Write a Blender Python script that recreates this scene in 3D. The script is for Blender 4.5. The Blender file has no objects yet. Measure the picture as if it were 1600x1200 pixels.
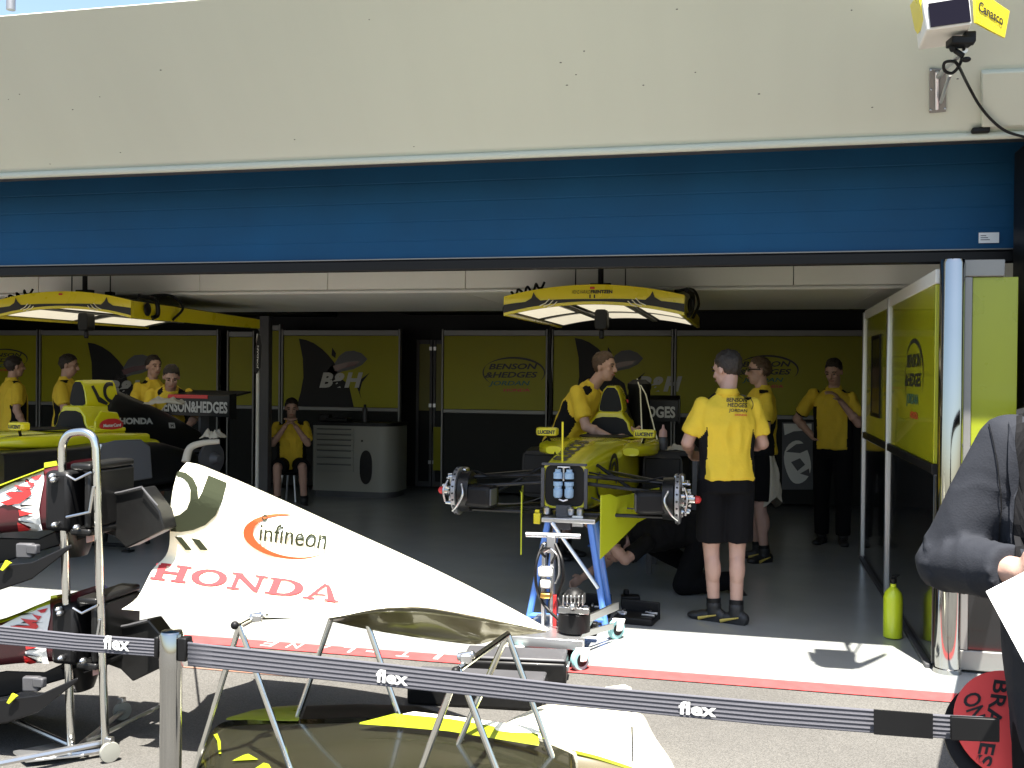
import bpy, bmesh, math, random
from math import sin, cos, tan, pi, radians, sqrt, atan2
from mathutils import Vector as V, Matrix, noise, bvhtree
random.seed(7)
SC = bpy.context.scene
COL = SC.collection

# ------------------------------------------------------------------ camera, light, exposure
F_PX = 1580.0
_a, _p, _r = radians(13.2), radians(-0.45), radians(0.6)
CAM = V((0, 0, 1.6))
FW = V((-sin(_a)*cos(_p), cos(_a)*cos(_p), sin(_p)))
_r0 = V((cos(_a), sin(_a), 0)); _u0 = _r0.cross(FW)
RT = _r0*cos(_r) + _u0*sin(_r); UP = _u0*cos(_r) - _r0*sin(_r)
cd = bpy.data.cameras.new('camera'); cam = bpy.data.objects.new('camera', cd); COL.objects.link(cam)
cd.sensor_width = 36; cd.lens = 36*F_PX/1600; cd.clip_end = 3000; cd.clip_start = 0.05
cam.matrix_world = Matrix(((RT.x, UP.x, -FW.x, CAM.x), (RT.y, UP.y, -FW.y, CAM.y), (RT.z, UP.z, -FW.z, CAM.z), (0, 0, 0, 1)))
SC.camera = cam

SUN_EL, SUN_AZ = radians(70), radians(17)      # azimuth: from -Y towards +X
SUND = V((sin(SUN_AZ)*cos(SUN_EL), -cos(SUN_AZ)*cos(SUN_EL), sin(SUN_EL)))
w = bpy.data.worlds.new('World'); SC.world = w; w.use_nodes = True
nt = w.node_tree; nt.nodes.clear()
so = nt.nodes.new('ShaderNodeOutputWorld'); sb = nt.nodes.new('ShaderNodeBackground'); sk = nt.nodes.new('ShaderNodeTexSky')
sk.sky_type = 'NISHITA'; sk.sun_disc = False; sk.sun_elevation = SUN_EL; sk.sun_rotation = atan2(SUND.x, SUND.y)
sk.air_density = 1.2; sk.dust_density = 2.0
sb.inputs[1].default_value = 0.07
nt.links.new(sk.outputs[0], sb.inputs[0]); nt.links.new(sb.outputs[0], so.inputs[0])
sl = bpy.data.lights.new('sun', 'SUN'); sl.energy = 5.0; sl.angle = radians(0.5); sl.color = (1, .95, .86)
sun = bpy.data.objects.new('sun', sl); COL.objects.link(sun); sun.location = (4, -6, 14)
sun.rotation_euler = SUND.to_track_quat('Z', 'Y').to_euler()
SC.view_settings.view_transform = 'Standard'; SC.view_settings.look = 'None'
SC.view_settings.exposure = 2.05; SC.view_settings.gamma = 1
SC.cycles.use_denoising = True; SC.cycles.max_bounces = 10; SC.cycles.diffuse_bounces = 7
SC.cycles.caustics_reflective = False; SC.cycles.caustics_refractive = False
SC.cycles.sample_clamp_indirect = 6

# ------------------------------------------------------------------ helpers
def ray(x, y): return (FW*F_PX + RT*(x-800) + UP*(600-y))
def U(x, y, Y):
    d = ray(x, y); return CAM + d*((Y-CAM.y)/d.y)
def G(x, y, z=0.0):
    d = ray(x, y); return CAM + d*((z-CAM.z)/d.z)
def UX(x, y, X):
    d = ray(x, y); return CAM + d*((X-CAM.x)/d.x)

MW = {}                                           # world matrices of things, by name
def chain(o):
    M = Matrix.Identity(4)
    while o is not None:
        M = MW.get(o.name, Matrix.Identity(4)) @ M; o = o.parent
    return M
def tag(o, label=None, cat=None, group=None, kind=None):
    if label: o['label'] = label
    if cat: o['category'] = cat
    if group: o['group'] = group
    if kind: o['kind'] = kind
    return o
def thing(name, label, cat, loc=(0, 0, 0), rotz=0.0, group=None):
    o = bpy.data.objects.new(name, None); COL.objects.link(o)
    o.empty_display_size = .1
    o.location = loc; o.rotation_euler = (0, 0, rotz)
    MW[o.name] = Matrix.Translation(V(loc)) @ Matrix.Rotation(rotz, 4, 'Z')
    return tag(o, label, cat, group)

class MB:
    def __init__(s): s.b = bmesh.new()
    def v(s, p): return s.b.verts.new(p)
    def face(s, vs):
        try: return s.b.faces.new(vs)
        except ValueError: return None
    def poly(s, pts): return s.face([s.v(p) for p in pts])
    def box(s, c, size, rz=0.0, M=None):
        M = M or Matrix.Rotation(rz, 3, 'Z'); c = V(c)
        h = [x/2 for x in size]
        vs = [s.v(c + M @ V((a*h[0], b*h[1], d*h[2]))) for d in (-1, 1) for b in (-1, 1) for a in (-1, 1)]
        for q in ((0,2,3,1),(4,5,7,6),(0,1,5,4),(2,6,7,3),(0,4,6,2),(1,3,7,5)): s.face([vs[i] for i in q])
        return s
    def bb(s, lo, hi):
        return s.box([(a+b)/2 for a, b in zip(lo, hi)], [abs(b-a) for a, b in zip(lo, hi)])
    def loft(s, rings, closed=True, caps=True):
        R = [[s.v(p) for p in r] for r in rings]; n = len(R[0])
        for a, b in zip(R, R[1:]):
            for i in range(n if closed else n-1):
                j = (i+1) % n; s.face([a[i], a[j], b[j], b[i]])
        if caps and closed:
            s.face(list(reversed(R[0]))); s.face(R[-1])
        return s
    def tube(s, pts, r, seg=10, closed=False, caps=True):
        pts = [V(p) for p in pts]; n = len(pts)
        rs = r if isinstance(r, (list, tuple)) else [r]*n
        rings = []; prev = None
        for i, p in enumerate(pts):
            if closed: t = pts[(i+1) % n]-pts[i-1]
            else: t = pts[min(i+1, n-1)]-pts[max(i-1, 0)]
            t.normalize()
            if prev is None:
                up = V((0, 0, 1)) if abs(t.z) < .9 else V((1, 0, 0))
                u = t.cross(up).normalized()
            else:
                u = (prev - t*prev.dot(t))
                u = u.normalized() if u.length > 1e-6 else t.orthogonal().normalized()
            prev = u; q = t.cross(u)
            rings.append([p + (u*cos(2*pi*k/seg) + q*sin(2*pi*k/seg))*rs[i] for k in range(seg)])
        if closed: rings.append(rings[0])
        s.loft(rings, True, caps and not closed); return s
    def cyl(s, p0, p1, r0, r1=None, seg=14):
        return s.tube([p0, p1], [r0, r0 if r1 is None else r1], seg)
    def caps(s, p0, p1, r0, r1, seg=10, e0=True, e1=True, sq=None):
        p0, p1 = V(p0), V(p1); t = p1-p0; L = t.length
        if L < 1e-6: t = V((0, 0, 1)); L = 1e-6
        t = t/L
        up = V((0, 0, 1)) if abs(t.z) < .95 else V((0, 1, 0))
        u = t.cross(up).normalized(); q = t.cross(u)
        st = []
        if e0: st += [(-r0*sin(a), r0*cos(a)) for a in (1.3, .8, .4)]
        st += [(L*f, r0+(r1-r0)*f) for f in (0, .25, .5, .75, 1)]
        if e1: st += [(L+r1*sin(a), r1*cos(a)) for a in (.4, .8, 1.3)]
        s.loft([[p0+t*d+(u*cos(2*pi*k/seg)+q*sin(2*pi*k/seg))*r for k in range(seg)] for d, r in st]); return s
    def ell(s, c, rad, M=None, seg=16, rows=10):
        M = M or Matrix.Identity(3); c = V(c); rings = []
        for j in range(1, rows):
            th = pi*j/rows
            rings.append([c + M @ V((rad[0]*sin(th)*cos(2*pi*k/seg), rad[1]*sin(th)*sin(2*pi*k/seg), -rad[2]*cos(th))) for k in range(seg)])
        s.loft(rings); return s
    def lathe(s, c, prof, seg=20, ax=V((0, 0, 1))):
        c = V(c); ax = V(ax).normalized(); u = ax.orthogonal().normalized(); q = ax.cross(u)
        s.loft([[c + ax*h + (u*cos(2*pi*k/seg)+q*sin(2*pi*k/seg))*r for k in range(seg)] for r, h in prof]); return s
    def prism(s, pts, ext):
        pts = [V(p) for p in pts]; e = V(ext)
        a = [s.v(p) for p in pts]; b = [s.v(p+e) for p in pts]; n = len(a)
        s.face(a); s.face(list(reversed(b)))
        for i in range(n):
            j = (i+1) % n; s.face([a[i], b[i], b[j], a[j]])
        return s
    def build(s, name, m, parent=None, bevel=0.0, smooth=35, local=False, origin=None, solid=0.0, sub=0, label=None):
        me = bpy.data.meshes.new(name)
        b = s.b
        if parent is not None and not local:
            Mi = chain(parent).inverted(); b.transform(Mi)
        elif origin is not None:
            b.transform(Matrix.Translation(-V(origin)))
        bmesh.ops.recalc_face_normals(b, faces=b.faces)
        b.to_mesh(me); b.free()
        o = bpy.data.objects.new(name, me); COL.objects.link(o)
        if parent is not None: o.parent = parent
        elif origin is not None:
            o.location = origin; MW[o.name] = Matrix.Translation(V(origin))
        for mm in (m if isinstance(m, (list, tuple)) else [m]): me.materials.append(mm)
        if smooth:
            for p in me.polygons: p.use_smooth = True
            me.set_sharp_from_angle(angle=radians(smooth))
        if solid:
            d = o.modifiers.new('solid', 'SOLIDIFY'); d.thickness = solid; d.offset = -1
        if bevel:
            d = o.modifiers.new('bevel', 'BEVEL'); d.width = bevel; d.segments = 2; d.limit_method = 'ANGLE'; d.angle_limit = radians(40)
        if sub:
            d = o.modifiers.new('sub', 'SUBSURF'); d.levels = sub; d.render_levels = sub
        if label: o['label'] = label
        return o

def smoothpath(pts, n=8):
    pts = [V(p) for p in pts]; out = []
    P = [pts[0]*2-pts[1]] + pts + [pts[-1]*2-pts[-2]]
    for i in range(1, len(P)-2):
        for k in range(n):
            t = k/n
            a, b, c, d = P[i-1], P[i], P[i+1], P[i+2]
            out.append(.5*((2*b)+(c-a)*t+(2*a-5*b+4*c-d)*t*t+(3*b-a-3*c+d)*t**3))
    out.append(pts[-1]); return out

# text: returns (verts2d, faces) fitted into the unit square
_tc = {}
def glyphs(s, bold=0.0, shear=0.0):
    k = (s, bold, shear)
    if k in _tc: return _tc[k]
    c = bpy.data.curves.new('t', 'FONT'); c.body = s; c.offset = bold; c.shear = shear; c.resolution_u = 3
    o = bpy.data.objects.new('t', c); COL.objects.link(o)
    dg = bpy.context.evaluated_depsgraph_get(); me = bpy.data.meshes.new_from_object(o.evaluated_get(dg))
    vs = [(v.co.x, v.co.y) for v in me.vertices]; fs = [tuple(p.vertices) for p in me.polygons]
    bpy.data.objects.remove(o); bpy.data.curves.remove(c); bpy.data.meshes.remove(me)
    x0 = min(v[0] for v in vs); x1 = max(v[0] for v in vs); y0 = min(v[1] for v in vs); y1 = max(v[1] for v in vs)
    vs = [((x-x0)/(x1-x0), (y-y0)/(y1-y0)) for x, y in vs]
    _tc[k] = (vs, fs); return _tc[k]
def text(mb, s, O, X, Y, fn=None, bold=0.0, shear=0.0, cuts=0):
    """glyphs of s in the parallelogram O, O+X, O+Y; fn maps the 2d/3d point to the surface"""
    vs, fs = glyphs(s, bold, shear)
    sub = bmesh.new()
    vv = [sub.verts.new((x, y, 0)) for x, y in vs]
    for f in fs:
        try: sub.faces.new([vv[i] for i in f])
        except ValueError: pass
    sub.normal_update()
    if cuts:
        bmesh.ops.triangulate(sub, faces=sub.faces)
        bmesh.ops.subdivide_edges(sub, edges=sub.edges, cuts=cuts, use_grid_fill=True)
    m = {}
    for v_ in sub.verts:
        p = [O[i]+X[i]*v_.co.x+Y[i]*v_.co.y for i in range(len(O))]
        m[v_] = mb.v(fn(*p) if fn else V(p))
    for f in sub.faces: mb.face([m[v_] for v_ in f.verts])
    sub.free()
def flat(mb, polys, fn, cuts=0):
    """2d polygons mapped through fn"""
    for P in polys:
        sub = bmesh.new()
        sub.faces.new([sub.verts.new((p[0], p[1], 0)) for p in P]); sub.normal_update()
        if cuts:
            bmesh.ops.triangulate(sub, faces=sub.faces)
            bmesh.ops.subdivide_edges(sub, edges=sub.edges, cuts=cuts, use_grid_fill=True)
        elif len(P) > 4: bmesh.ops.triangulate(sub, faces=sub.faces)
        m = {v_: mb.v(fn(v_.co.x, v_.co.y)) for v_ in sub.verts}
        for f in sub.faces: mb.face([m[v_] for v_ in f.verts])
        sub.free()

# ------------------------------------------------------------------ materials
def mat(name, col, rough=.5, metal=0.0, var=.08, scale=6.0, bump=0.0, bscale=60.0, coat=0.0, emit=None, alpha=None, spec=None, rvar=.1, stretch=None):
    m = bpy.data.materials.new(name); m.use_nodes = True
    n = m.node_tree; b = n.nodes['Principled BSDF']; L = n.links.new
    b.inputs['Metallic'].default_value = metal
    b.inputs['Coat Weight'].default_value = coat
    if spec is not None: b.inputs['Specular IOR Level'].default_value = spec
    tc = n.nodes.new('ShaderNodeTexCoord')
    nz = n.nodes.new('ShaderNodeTexNoise'); nz.inputs['Scale'].default_value = scale; nz.inputs['Detail'].default_value = 6
    if stretch:
        mp = n.nodes.new('ShaderNodeMapping'); mp.inputs['Scale'].default_value = stretch
        L(tc.outputs['Object'], mp.inputs['Vector']); L(mp.outputs[0], nz.inputs['Vector'])
    else: L(tc.outputs['Object'], nz.inputs['Vector'])
    mx = n.nodes.new('ShaderNodeMix'); mx.data_type = 'RGBA'
    mx.inputs[6].default_value = tuple(max(0, c*(1-var)) for c in col)+(1,)
    mx.inputs[7].default_value = tuple(min(1, c*(1+var)) for c in col)+(1,)
    L(nz.outputs['Fac'], mx.inputs[0]); L(mx.outputs[2], b.inputs['Base Color'])
    mr = n.nodes.new('ShaderNodeMapRange'); mr.inputs['To Min'].default_value = max(.02, rough-rvar*rough); mr.inputs['To Max'].default_value = min(1, rough+rvar)
    L(nz.outputs['Fac'], mr.inputs['Value']); L(mr.outputs[0], b.inputs['Roughness'])
    if bump:
        n2 = n.nodes.new('ShaderNodeTexNoise'); n2.inputs['Scale'].default_value = bscale; n2.inputs['Detail'].default_value = 4
        L(tc.outputs['Object'], n2.inputs['Vector'])
        bp = n.nodes.new('ShaderNodeBump'); bp.inputs['Strength'].default_value = bump; bp.inputs['Distance'].default_value = .01
        L(n2.outputs['Fac'], bp.inputs['Height']); L(bp.outputs[0], b.inputs['Normal'])
    if emit:
        b.inputs['Emission Color'].default_value = emit[:3]+(1,); b.inputs['Emission Strength'].default_value = emit[3]
    return m
M = {}
M['yellow'] = mat('yellow_paint', (.74, .62, .012), .25, var=.03, coat=.4)
M['lime'] = mat('lime_yellow_panel', (.44, .48, .02), .22, var=.04, coat=.3)
M['panel_lit'] = mat('yellow_panel_lit', (.42, .43, .012), .18, var=.05, coat=.5, scale=2)  # lighter copy of the panel yellow, brighter light put into the colour
M['front_shaded_lime'] = mat('lime_front_and_shaded', (.24, .28, .012), .25, var=.05, coat=.2)  # darker lime; on the ground bodywork the cover's shade is in the colour
M['panel'] = mat('yellow_panel_dim', (.30, .29, .012), .35, var=.08, coat=0, scale=2, spec=.2)  # darker copy of the panel yellow, garage gloom put into the colour
M['black'] = mat('black_plastic', (.006, .006, .0065), .45, var=.2, spec=.22)
M['gloss'] = mat('glossy_black_panel', (.008, .008, .009), .08, var=.1, coat=.5)
M['carbon'] = mat('carbon_fibre', (.008, .008, .008), .35, var=.3, scale=40, coat=.08, spec=.25)
M['grey'] = mat('grey_metal', (.3, .3, .31), .4, .7, var=.15)
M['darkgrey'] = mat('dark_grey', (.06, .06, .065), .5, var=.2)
M['midgrey'] = mat('mid_grey_plastic', (.09, .093, .1), .5, var=.08)
M['backblack'] = mat('matt_black_panel', (.012, .013, .012), .6, var=.2, spec=.2)
M['steel'] = mat('brushed_steel', (.55, .55, .55), .28, 1, var=.1)
M['chrome'] = mat('chrome', (.40, .40, .385), .05, 1, var=.05)
M['dullalu'] = mat('dull_aluminium', (.22, .22, .21), .5, .6, var=.1)
M['lipwhite'] = mat('fascia_trim', (.56, .58, .49), .5, var=.05)
M['tube'] = mat('chrome_tube', (.66, .66, .62), .12, 1, var=.05)
M['glossdark'] = mat('gloss_dark_bodywork', (.014, .014, .008), .16, var=.3, scale=4, coat=.6)
M['alu'] = mat('aluminium', (.62, .63, .64), .3, .9, var=.06)
M['white'] = mat('white_paint', (.74, .74, .7), .45, var=.04)
M['cream'] = mat('cream_and_overexposed', (.86, .84, .66), .3, var=.02, coat=.4)  # cream; on the sunlit bodywork the overexposure is put into the colour
M['red'] = mat('red_paint', (.55, .03, .03), .4, var=.08)
M['pink'] = mat('red_lettering', (.40, .045, .05), .9, var=.05, spec=.05)
M['orange'] = mat('orange_ring', (.5, .07, .025), .9, var=.05, spec=.05)
M['ink'] = mat('dark_green_ink', (.026, .030, .018), .95, var=.1, spec=.03)
M['olive'] = mat('olive_ink', (.16, .15, .03), .5, var=.1)
M['letter'] = mat('white_lettering', (.7, .7, .68), .5, var=.03)
M['greyletter'] = mat('silver_lettering', (.42, .42, .4), .4, var=.1)
M['blackletter'] = mat('black_lettering', (.015, .015, .015), .5, var=.1)
M['greenletter'] = mat('green_lettering', (.02, .12, .1), .5, var=.1)
M['blue'] = mat('blue_steel', (.09, .22, .62), .35, var=.06, coat=.3)
M['skin'] = mat('skin', (.44, .27, .21), .5, var=.12, scale=14, bump=.1)
M['shirt'] = mat('yellow_shirt', (.68, .48, .03), .8, var=.06, scale=20, bump=.25, bscale=35)
M['shirtblk'] = mat('black_shirt_panel', (.008, .008, .009), .9, spec=.15, var=.2, bump=.2, bscale=35)
M['trouser'] = mat('black_trouser', (.005, .005, .006), .9, var=.2, bump=.25, bscale=30, spec=.15)
M['suit'] = mat('charcoal_suit', (.020, .022, .028), .85, var=.12, scale=30, bump=.12, bscale=260, spec=.2)
M['hair'] = mat('dark_hair', (.018, .012, .008), .6, var=.4, scale=50, bump=.7, bscale=120)
M['brownhair'] = mat('brown_hair', (.07, .04, .022), .6, var=.4, scale=50, bump=.7, bscale=120)
M['shoe'] = mat('black_shoe', (.012, .012, .013), .5, var=.2)
M['gold'] = mat('gold_stripe', (.5, .38, .08), .5, var=.1)
M['eye'] = mat('dark_eye', (.02, .015, .012), .25)
M['lip'] = mat('lip', (.35, .13, .1), .5)
M['rubber'] = mat('rubber', (.02, .02, .02), .8, var=.2)
M['tape'] = mat('grey_webbing', (.092, .092, .105), .9, var=.15, scale=140, bump=.12, bscale=300, spec=.2)
M['signred'] = mat('fluorescent_red', (.95, .085, .075), .6, var=.03)
M['cloth'] = mat('beige_cloth', (.42, .38, .3), .9, var=.1, bump=.5, bscale=25)
M['paper'] = mat('white_paper', (.85, .85, .84), .7, var=.02)
M['cabinet'] = mat('pale_grey_cabinet', (.24, .24, .21), .45, var=.05)
M['lamp'] = mat('lit_lamp', (.8, .78, .7), .5, emit=(1, .9, .68, .19))
M['tealrim'] = mat('teal_tyre', (.25, .5, .5), .5)
M['maroon'] = mat('maroon_paint', (.07, .008, .012), .3, coat=.4)
M['bluepale'] = mat('pale_blue_canister', (.28, .42, .58), .4, var=.08)
M['glass'] = mat('dark_glass', (.008, .006, .012), .15, spec=.15)
M['glove'] = mat('pink_plastic', (.5, .3, .26), .5)
M['concrete'] = mat('grey_concrete', (.34, .34, .32), .8, var=.1, scale=3)
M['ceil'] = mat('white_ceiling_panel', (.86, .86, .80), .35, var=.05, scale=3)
M['fascia'] = mat('cream_fascia', (.50, .53, .46), .42, var=.07, scale=.7, stretch=(3.5, .35, .35))
M['door'] = mat('blue_roller_door', (.006, .062, .15), .6, var=.25, scale=2.2, spec=.2)
M['lime_bottle'] = mat('lime_bottle', (.55, .66, .02), .3, var=.04, coat=.3)
# ------------------------------------------------------------------ ground
def asphalt():
    m = bpy.data.materials.new('asphalt_apron'); m.use_nodes = True
    n = m.node_tree; b = n.nodes['Principled BSDF']; L = n.links.new
    tc = n.nodes.new('ShaderNodeTexCoord')
    def noise_(s, d=5):
        x = n.nodes.new('ShaderNodeTexNoise'); x.inputs['Scale'].default_value = s; x.inputs['Detail'].default_value = d
        L(tc.outputs['Object'], x.inputs['Vector']); return x
    vo = n.nodes.new('ShaderNodeTexVoronoi'); vo.inputs['Scale'].default_value = 210; L(tc.outputs['Object'], vo.inputs['Vector'])
    r1 = n.nodes.new('ShaderNodeValToRGB')
    r1.color_ramp.elements[0].color = (.072, .070, .065, 1); r1.color_ramp.elements[1].color = (.122, .118, .111, 1)
    r1.color_ramp.elements[0].position = .1; r1.color_ramp.elements[1].position = .9
    sp = n.nodes.new('ShaderNodeSeparateColor'); L(vo.outputs['Color'], sp.inputs[0]); L(sp.outputs[0], r1.inputs[0])
    nb = noise_(1.1, 8)
    r2 = n.nodes.new('ShaderNodeValToRGB'); r2.color_ramp.elements[0].position = .3; r2.color_ramp.elements[1].position = .72
    r2.color_ramp.elements[0].color = (.74, .73, .72, 1); r2.color_ramp.elements[1].color = (1.05, 1.04, 1.02, 1)
    L(nb.outputs['Fac'], r2.inputs[0])
    mu = n.nodes.new('ShaderNodeMix'); mu.data_type = 'RGBA'; mu.blend_type = 'MULTIPLY'; mu.inputs[0].default_value = 1
    L(r1.outputs[0], mu.inputs[6]); L(r2.outputs[0], mu.inputs[7])
    L(mu.outputs[2], b.inputs['Base Color']); b.inputs['Roughness'].default_value = .85
    bp = n.nodes.new('ShaderNodeBump'); bp.inputs['Strength'].default_value = .5; bp.inputs['Distance'].default_value = .004
    L(vo.outputs['Distance'], bp.inputs['Height']); L(bp.outputs[0], b.inputs['Normal'])
    return m
M['asphalt'] = asphalt()
M['floor'] = mat('painted_garage_floor', (.30, .31, .30), .2, var=.10, scale=2.5, bump=.03, bscale=8, rvar=.05)
M['redline'] = mat('worn_red_line', (.38, .05, .05), .85, var=.35, scale=14)
M['thinred'] = mat('faded_orange_line', (.25, .13, .09), .85, var=.25, scale=18)
def sheet(name, x0, y0, x1, y1, z, m, kind='structure'):
    b = MB(); b.poly([(x0, y0, 0), (x1, y0, 0), (x1, y1, 0), (x0, y1, 0)])
    o = b.build(name, m, origin=(0, 0, 0), smooth=0); o.location.z = z
    if kind: o['kind'] = kind
    return o
sheet('ground', -600, -600, 600, 600, 0, M['asphalt'])
sheet('garage_floor', -16, 5.53, 4, 17.5, .004, M['floor'])
rl = sheet('painted_red_line', -16, 5.375, 6, 5.53, .006, M['redline'])
b = MB()                                           # thin faded line across the apron
P = [G(0, 975+40), G(300, 1045), G(480, 1075), G(640, 1092), G(800, 1110)]
b.prism([(-5, 4.93, .003), (1.5, 4.90, .003), (1.5, 4.915, .003), (-5, 4.945, .003)], (0, 0, .001))
b.build('faded_line', M['thinred'], origin=(0, 0, 0), smooth=0)['kind'] = 'structure'
b = MB()                                           # writing on the red line, read from inside the garage
x0, x1 = -1.52, -2.62
P0 = G(735, 1036); P1 = G(405, 1007)
for ch, f in zip('PIT-LANE', (0, .145, .28, .43, .55, .67, .80, .925)):
    wd = .03 if ch == 'I' else .075
    h = .105 if ch != '-' else .02
    xx = P0.x+(P1.x-P0.x)*f
    text(b, ch, (xx, 5.525-(0 if ch != '-' else .045), .0075), (-wd, 0, 0), (0, -h, 0))
o = b.build('line_lettering', M['letter'], origin=(0, 0, 0), smooth=0); o['kind'] = 'structure'

# ------------------------------------------------------------------ pit building
bld = thing('pit_building', 'cream concrete pit building with a deep overhang above the open garage', 'building', (0, 9, 0))
b = MB(); XL, XR = -20, 12
fy0, fz0, fy1, fz1 = 5.93, 2.94, 5.14, 3.694
b.prism([(XL, fy0, fz0), (XL, fy1, fz1), (XL, fy1+.01, fz1+.008), (XL, fy0, fz0+.4)], (XR-XL, 0, 0))
b.build('fascia', M['fascia'], bld, smooth=0)
b = MB(); b.tube([(XL, fy0-.005, fz0-.012), (XR, fy0-.005, fz0-.012)], .022, 12)
b.build('fascia_lip', M['fascia'], bld)
b = MB(); b.bb((XL, 5.99, fz1+.052), (XR, 17.5, fz1+.2)); b.build('roof', M['concrete'], bld, smooth=0)
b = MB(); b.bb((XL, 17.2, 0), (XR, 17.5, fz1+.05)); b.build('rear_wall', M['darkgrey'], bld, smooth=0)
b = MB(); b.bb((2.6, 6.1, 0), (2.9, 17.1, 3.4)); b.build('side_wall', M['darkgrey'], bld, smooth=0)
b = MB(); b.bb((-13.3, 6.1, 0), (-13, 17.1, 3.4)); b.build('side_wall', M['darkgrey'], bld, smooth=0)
b = MB(); b.bb((XL, 5.98, 2.99), (XR, 6.5, 3.74)); b.build('lintel', M['darkgrey'], bld, smooth=0)
# white dropped bulkhead and soffit inside the garage
LIPY, LIPZ = 8.46, 2.325
b = MB()
seam = [P_.x for P_ in (U(60, 440, LIPY), U(132, 440, LIPY), U(312, 440, LIPY), U(512, 440, LIPY), U(727, 440, LIPY), U(935, 430, LIPY), U(1240, 430, LIPY))]
xs = [-12.9]+seam+[2.55]
for p, q in zip(xs, xs[1:]): b.bb((p+.003, LIPY, LIPZ+.03), (q-.003, LIPY+.05, 3.40))
b.build('bulkhead', M['ceil'], bld, bevel=.004, smooth=0)
b = MB(); b.tube([(-12.9, LIPY+.0, LIPZ+.012), (2.55, LIPY+.0, LIPZ+.012)], .017, 10); b.build('bulkhead_rail', M['white'], bld)
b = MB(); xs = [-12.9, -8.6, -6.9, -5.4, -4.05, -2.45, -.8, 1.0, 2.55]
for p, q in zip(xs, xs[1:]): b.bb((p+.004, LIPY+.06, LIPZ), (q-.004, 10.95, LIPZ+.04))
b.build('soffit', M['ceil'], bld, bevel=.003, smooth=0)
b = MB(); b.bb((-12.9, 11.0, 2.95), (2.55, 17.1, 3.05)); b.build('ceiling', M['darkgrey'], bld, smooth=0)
for x, z0, z1, x2 in ((-4.55, 2.42, 2.62, -2.4), (-.7, 2.45, 2.72, 1.2), (-7.6, 2.4, 2.7, -5.6)):
    b = MB(); b.bb((x, 12.4, z0), (x2, 13.2, z1)); b.build('duct', M['black'], bld, bevel=.02)
b = MB(); fx = U(1535, 160, 5.9)

def FP(x, y, off=0.0):
    """point of the sloping fascia seen at x, y, moved outwards by off"""
    n = V((0, -(fz1-fz0), -(fy0-fy1))).normalized(); p0 = V((0, fy0, fz0))+n*off; d = ray(x, y)
    return CAM+d*((p0-CAM).dot(n)/d.dot(n))
b = MB(); b.prism([FP(1534, 200, .03), FP(1720, 192, .03), FP(1720, 106, .03), FP(1534, 114, .03)], (0, .03, .03)); b.build('access_panel', M['fascia'], bld, bevel=.008)
# specks and chips on the fascia: small real blisters of dirt
b = MB(); sl_ = (fz1-fz0)/(fy1-fy0)
for k in range(22):
    x = random.uniform(-5, 1.9); t = random.random(); y = fy0+(fy1-fy0)*t; z = fz0+(fz1-fz0)*t
    b.ell((x, y, z), (.004+.004*random.random(), .004, .003), seg=6, rows=4)
b.build('dirt_speck', M['darkgrey'], bld, smooth=60)

# wire fence on the roof edge (top left corner)
fe = thing('wire_fence', 'thin wire fence with a slim post along the roof edge', 'fence', (-6.5, 5.17, fz1+.045))
b = MB(); pz = U(17, 0, 5.17)
b.cyl((pz.x, 5.17, fz1+.045), (pz.x, 5.17, fz1+1.1), .026); b.build('post', M['grey'], fe)
b = MB(); b.cyl((pz.x-2.4, 5.17, fz1+.045), (pz.x-2.4, 5.17, fz1+1.1), .02); b.build('post', M['grey'], fe)
b = MB(); b.cyl((pz.x+2.4, 5.17, fz1+.045), (pz.x+2.4, 5.17, fz1+1.1), .02); b.build('post', M['grey'], fe)
b = MB()
for zz in (.10, .22, .5, .8): b.tube([(pz.x-6, 5.17, fz1+.045+zz), (pz.x-2.4, 5.17, fz1+.045+zz+.02), (pz.x-1.2, 5.17, fz1-.0+zz), (pz.x, 5.17, fz1+.045+zz+.02), (pz.x+1.2, 5.17, fz1-.0+zz), (pz.x+2.4, 5.17, fz1+.045+zz)], .005, 5)
b.build('wire', M['grey'], fe)

# ------------------------------------------------------------------ blue roller door
DY = 6.4; DZ = 2.365
rd = thing('roller_door', 'blue slatted roller door rolled most of the way up above the garage opening', 'roller door', (-4, DY, DZ))
b = MB(); prof = [(0, DZ)]
z = DZ
while z < 3.0:
    for dz, dy in ((.0025, -.0008), (.005, -.0025), (.122, -.0025), (.1245, -.0008)): prof.append((dy, z+dz))
    z += .128
b.loft([[(X, DY+dy, zz) for dy, zz in prof] for X in (-12.9, 1.72)], closed=False, caps=False)
b.build('slats', M['door'], rd, smooth=0, solid=.012)
b = MB(); b.bb((-12.9, DY-.035, DZ-.075), (1.72, DY+.03, DZ-.004)); b.build('bottom_bar', M['black'], rd, bevel=.01)
b = MB(); b.bb((-12.9, DY-.03, DZ-.001), (1.72, DY+.01, DZ+.008)); b.build('seal_strip', M['dullalu'], rd, bevel=.002)
q0, q1 = U(1529, 380, DY-.012), U(1561, 363, DY-.012)
b = MB(); b.bb((q0.x, DY-.014, q0.z), (q1.x, DY-.0115, q1.z)); st = b.build('sticker', M['paper'], rd, smooth=0)
b = MB()
for k in range(3): b.bb((q0.x+.01, DY-.0155, q1.z-.02-.012*k), (q0.x+.04+.01*k, DY-.0145, q1.z-.016-.012*k))
b.build('print', M['darkgrey'], st, smooth=0)
b = MB(); b.bb((1.66, DY-.12, 0.01), (1.80, DY+.08, 2.95)); gr = b.build('guide_rail', M['black'], rd, bevel=.01)

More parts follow.
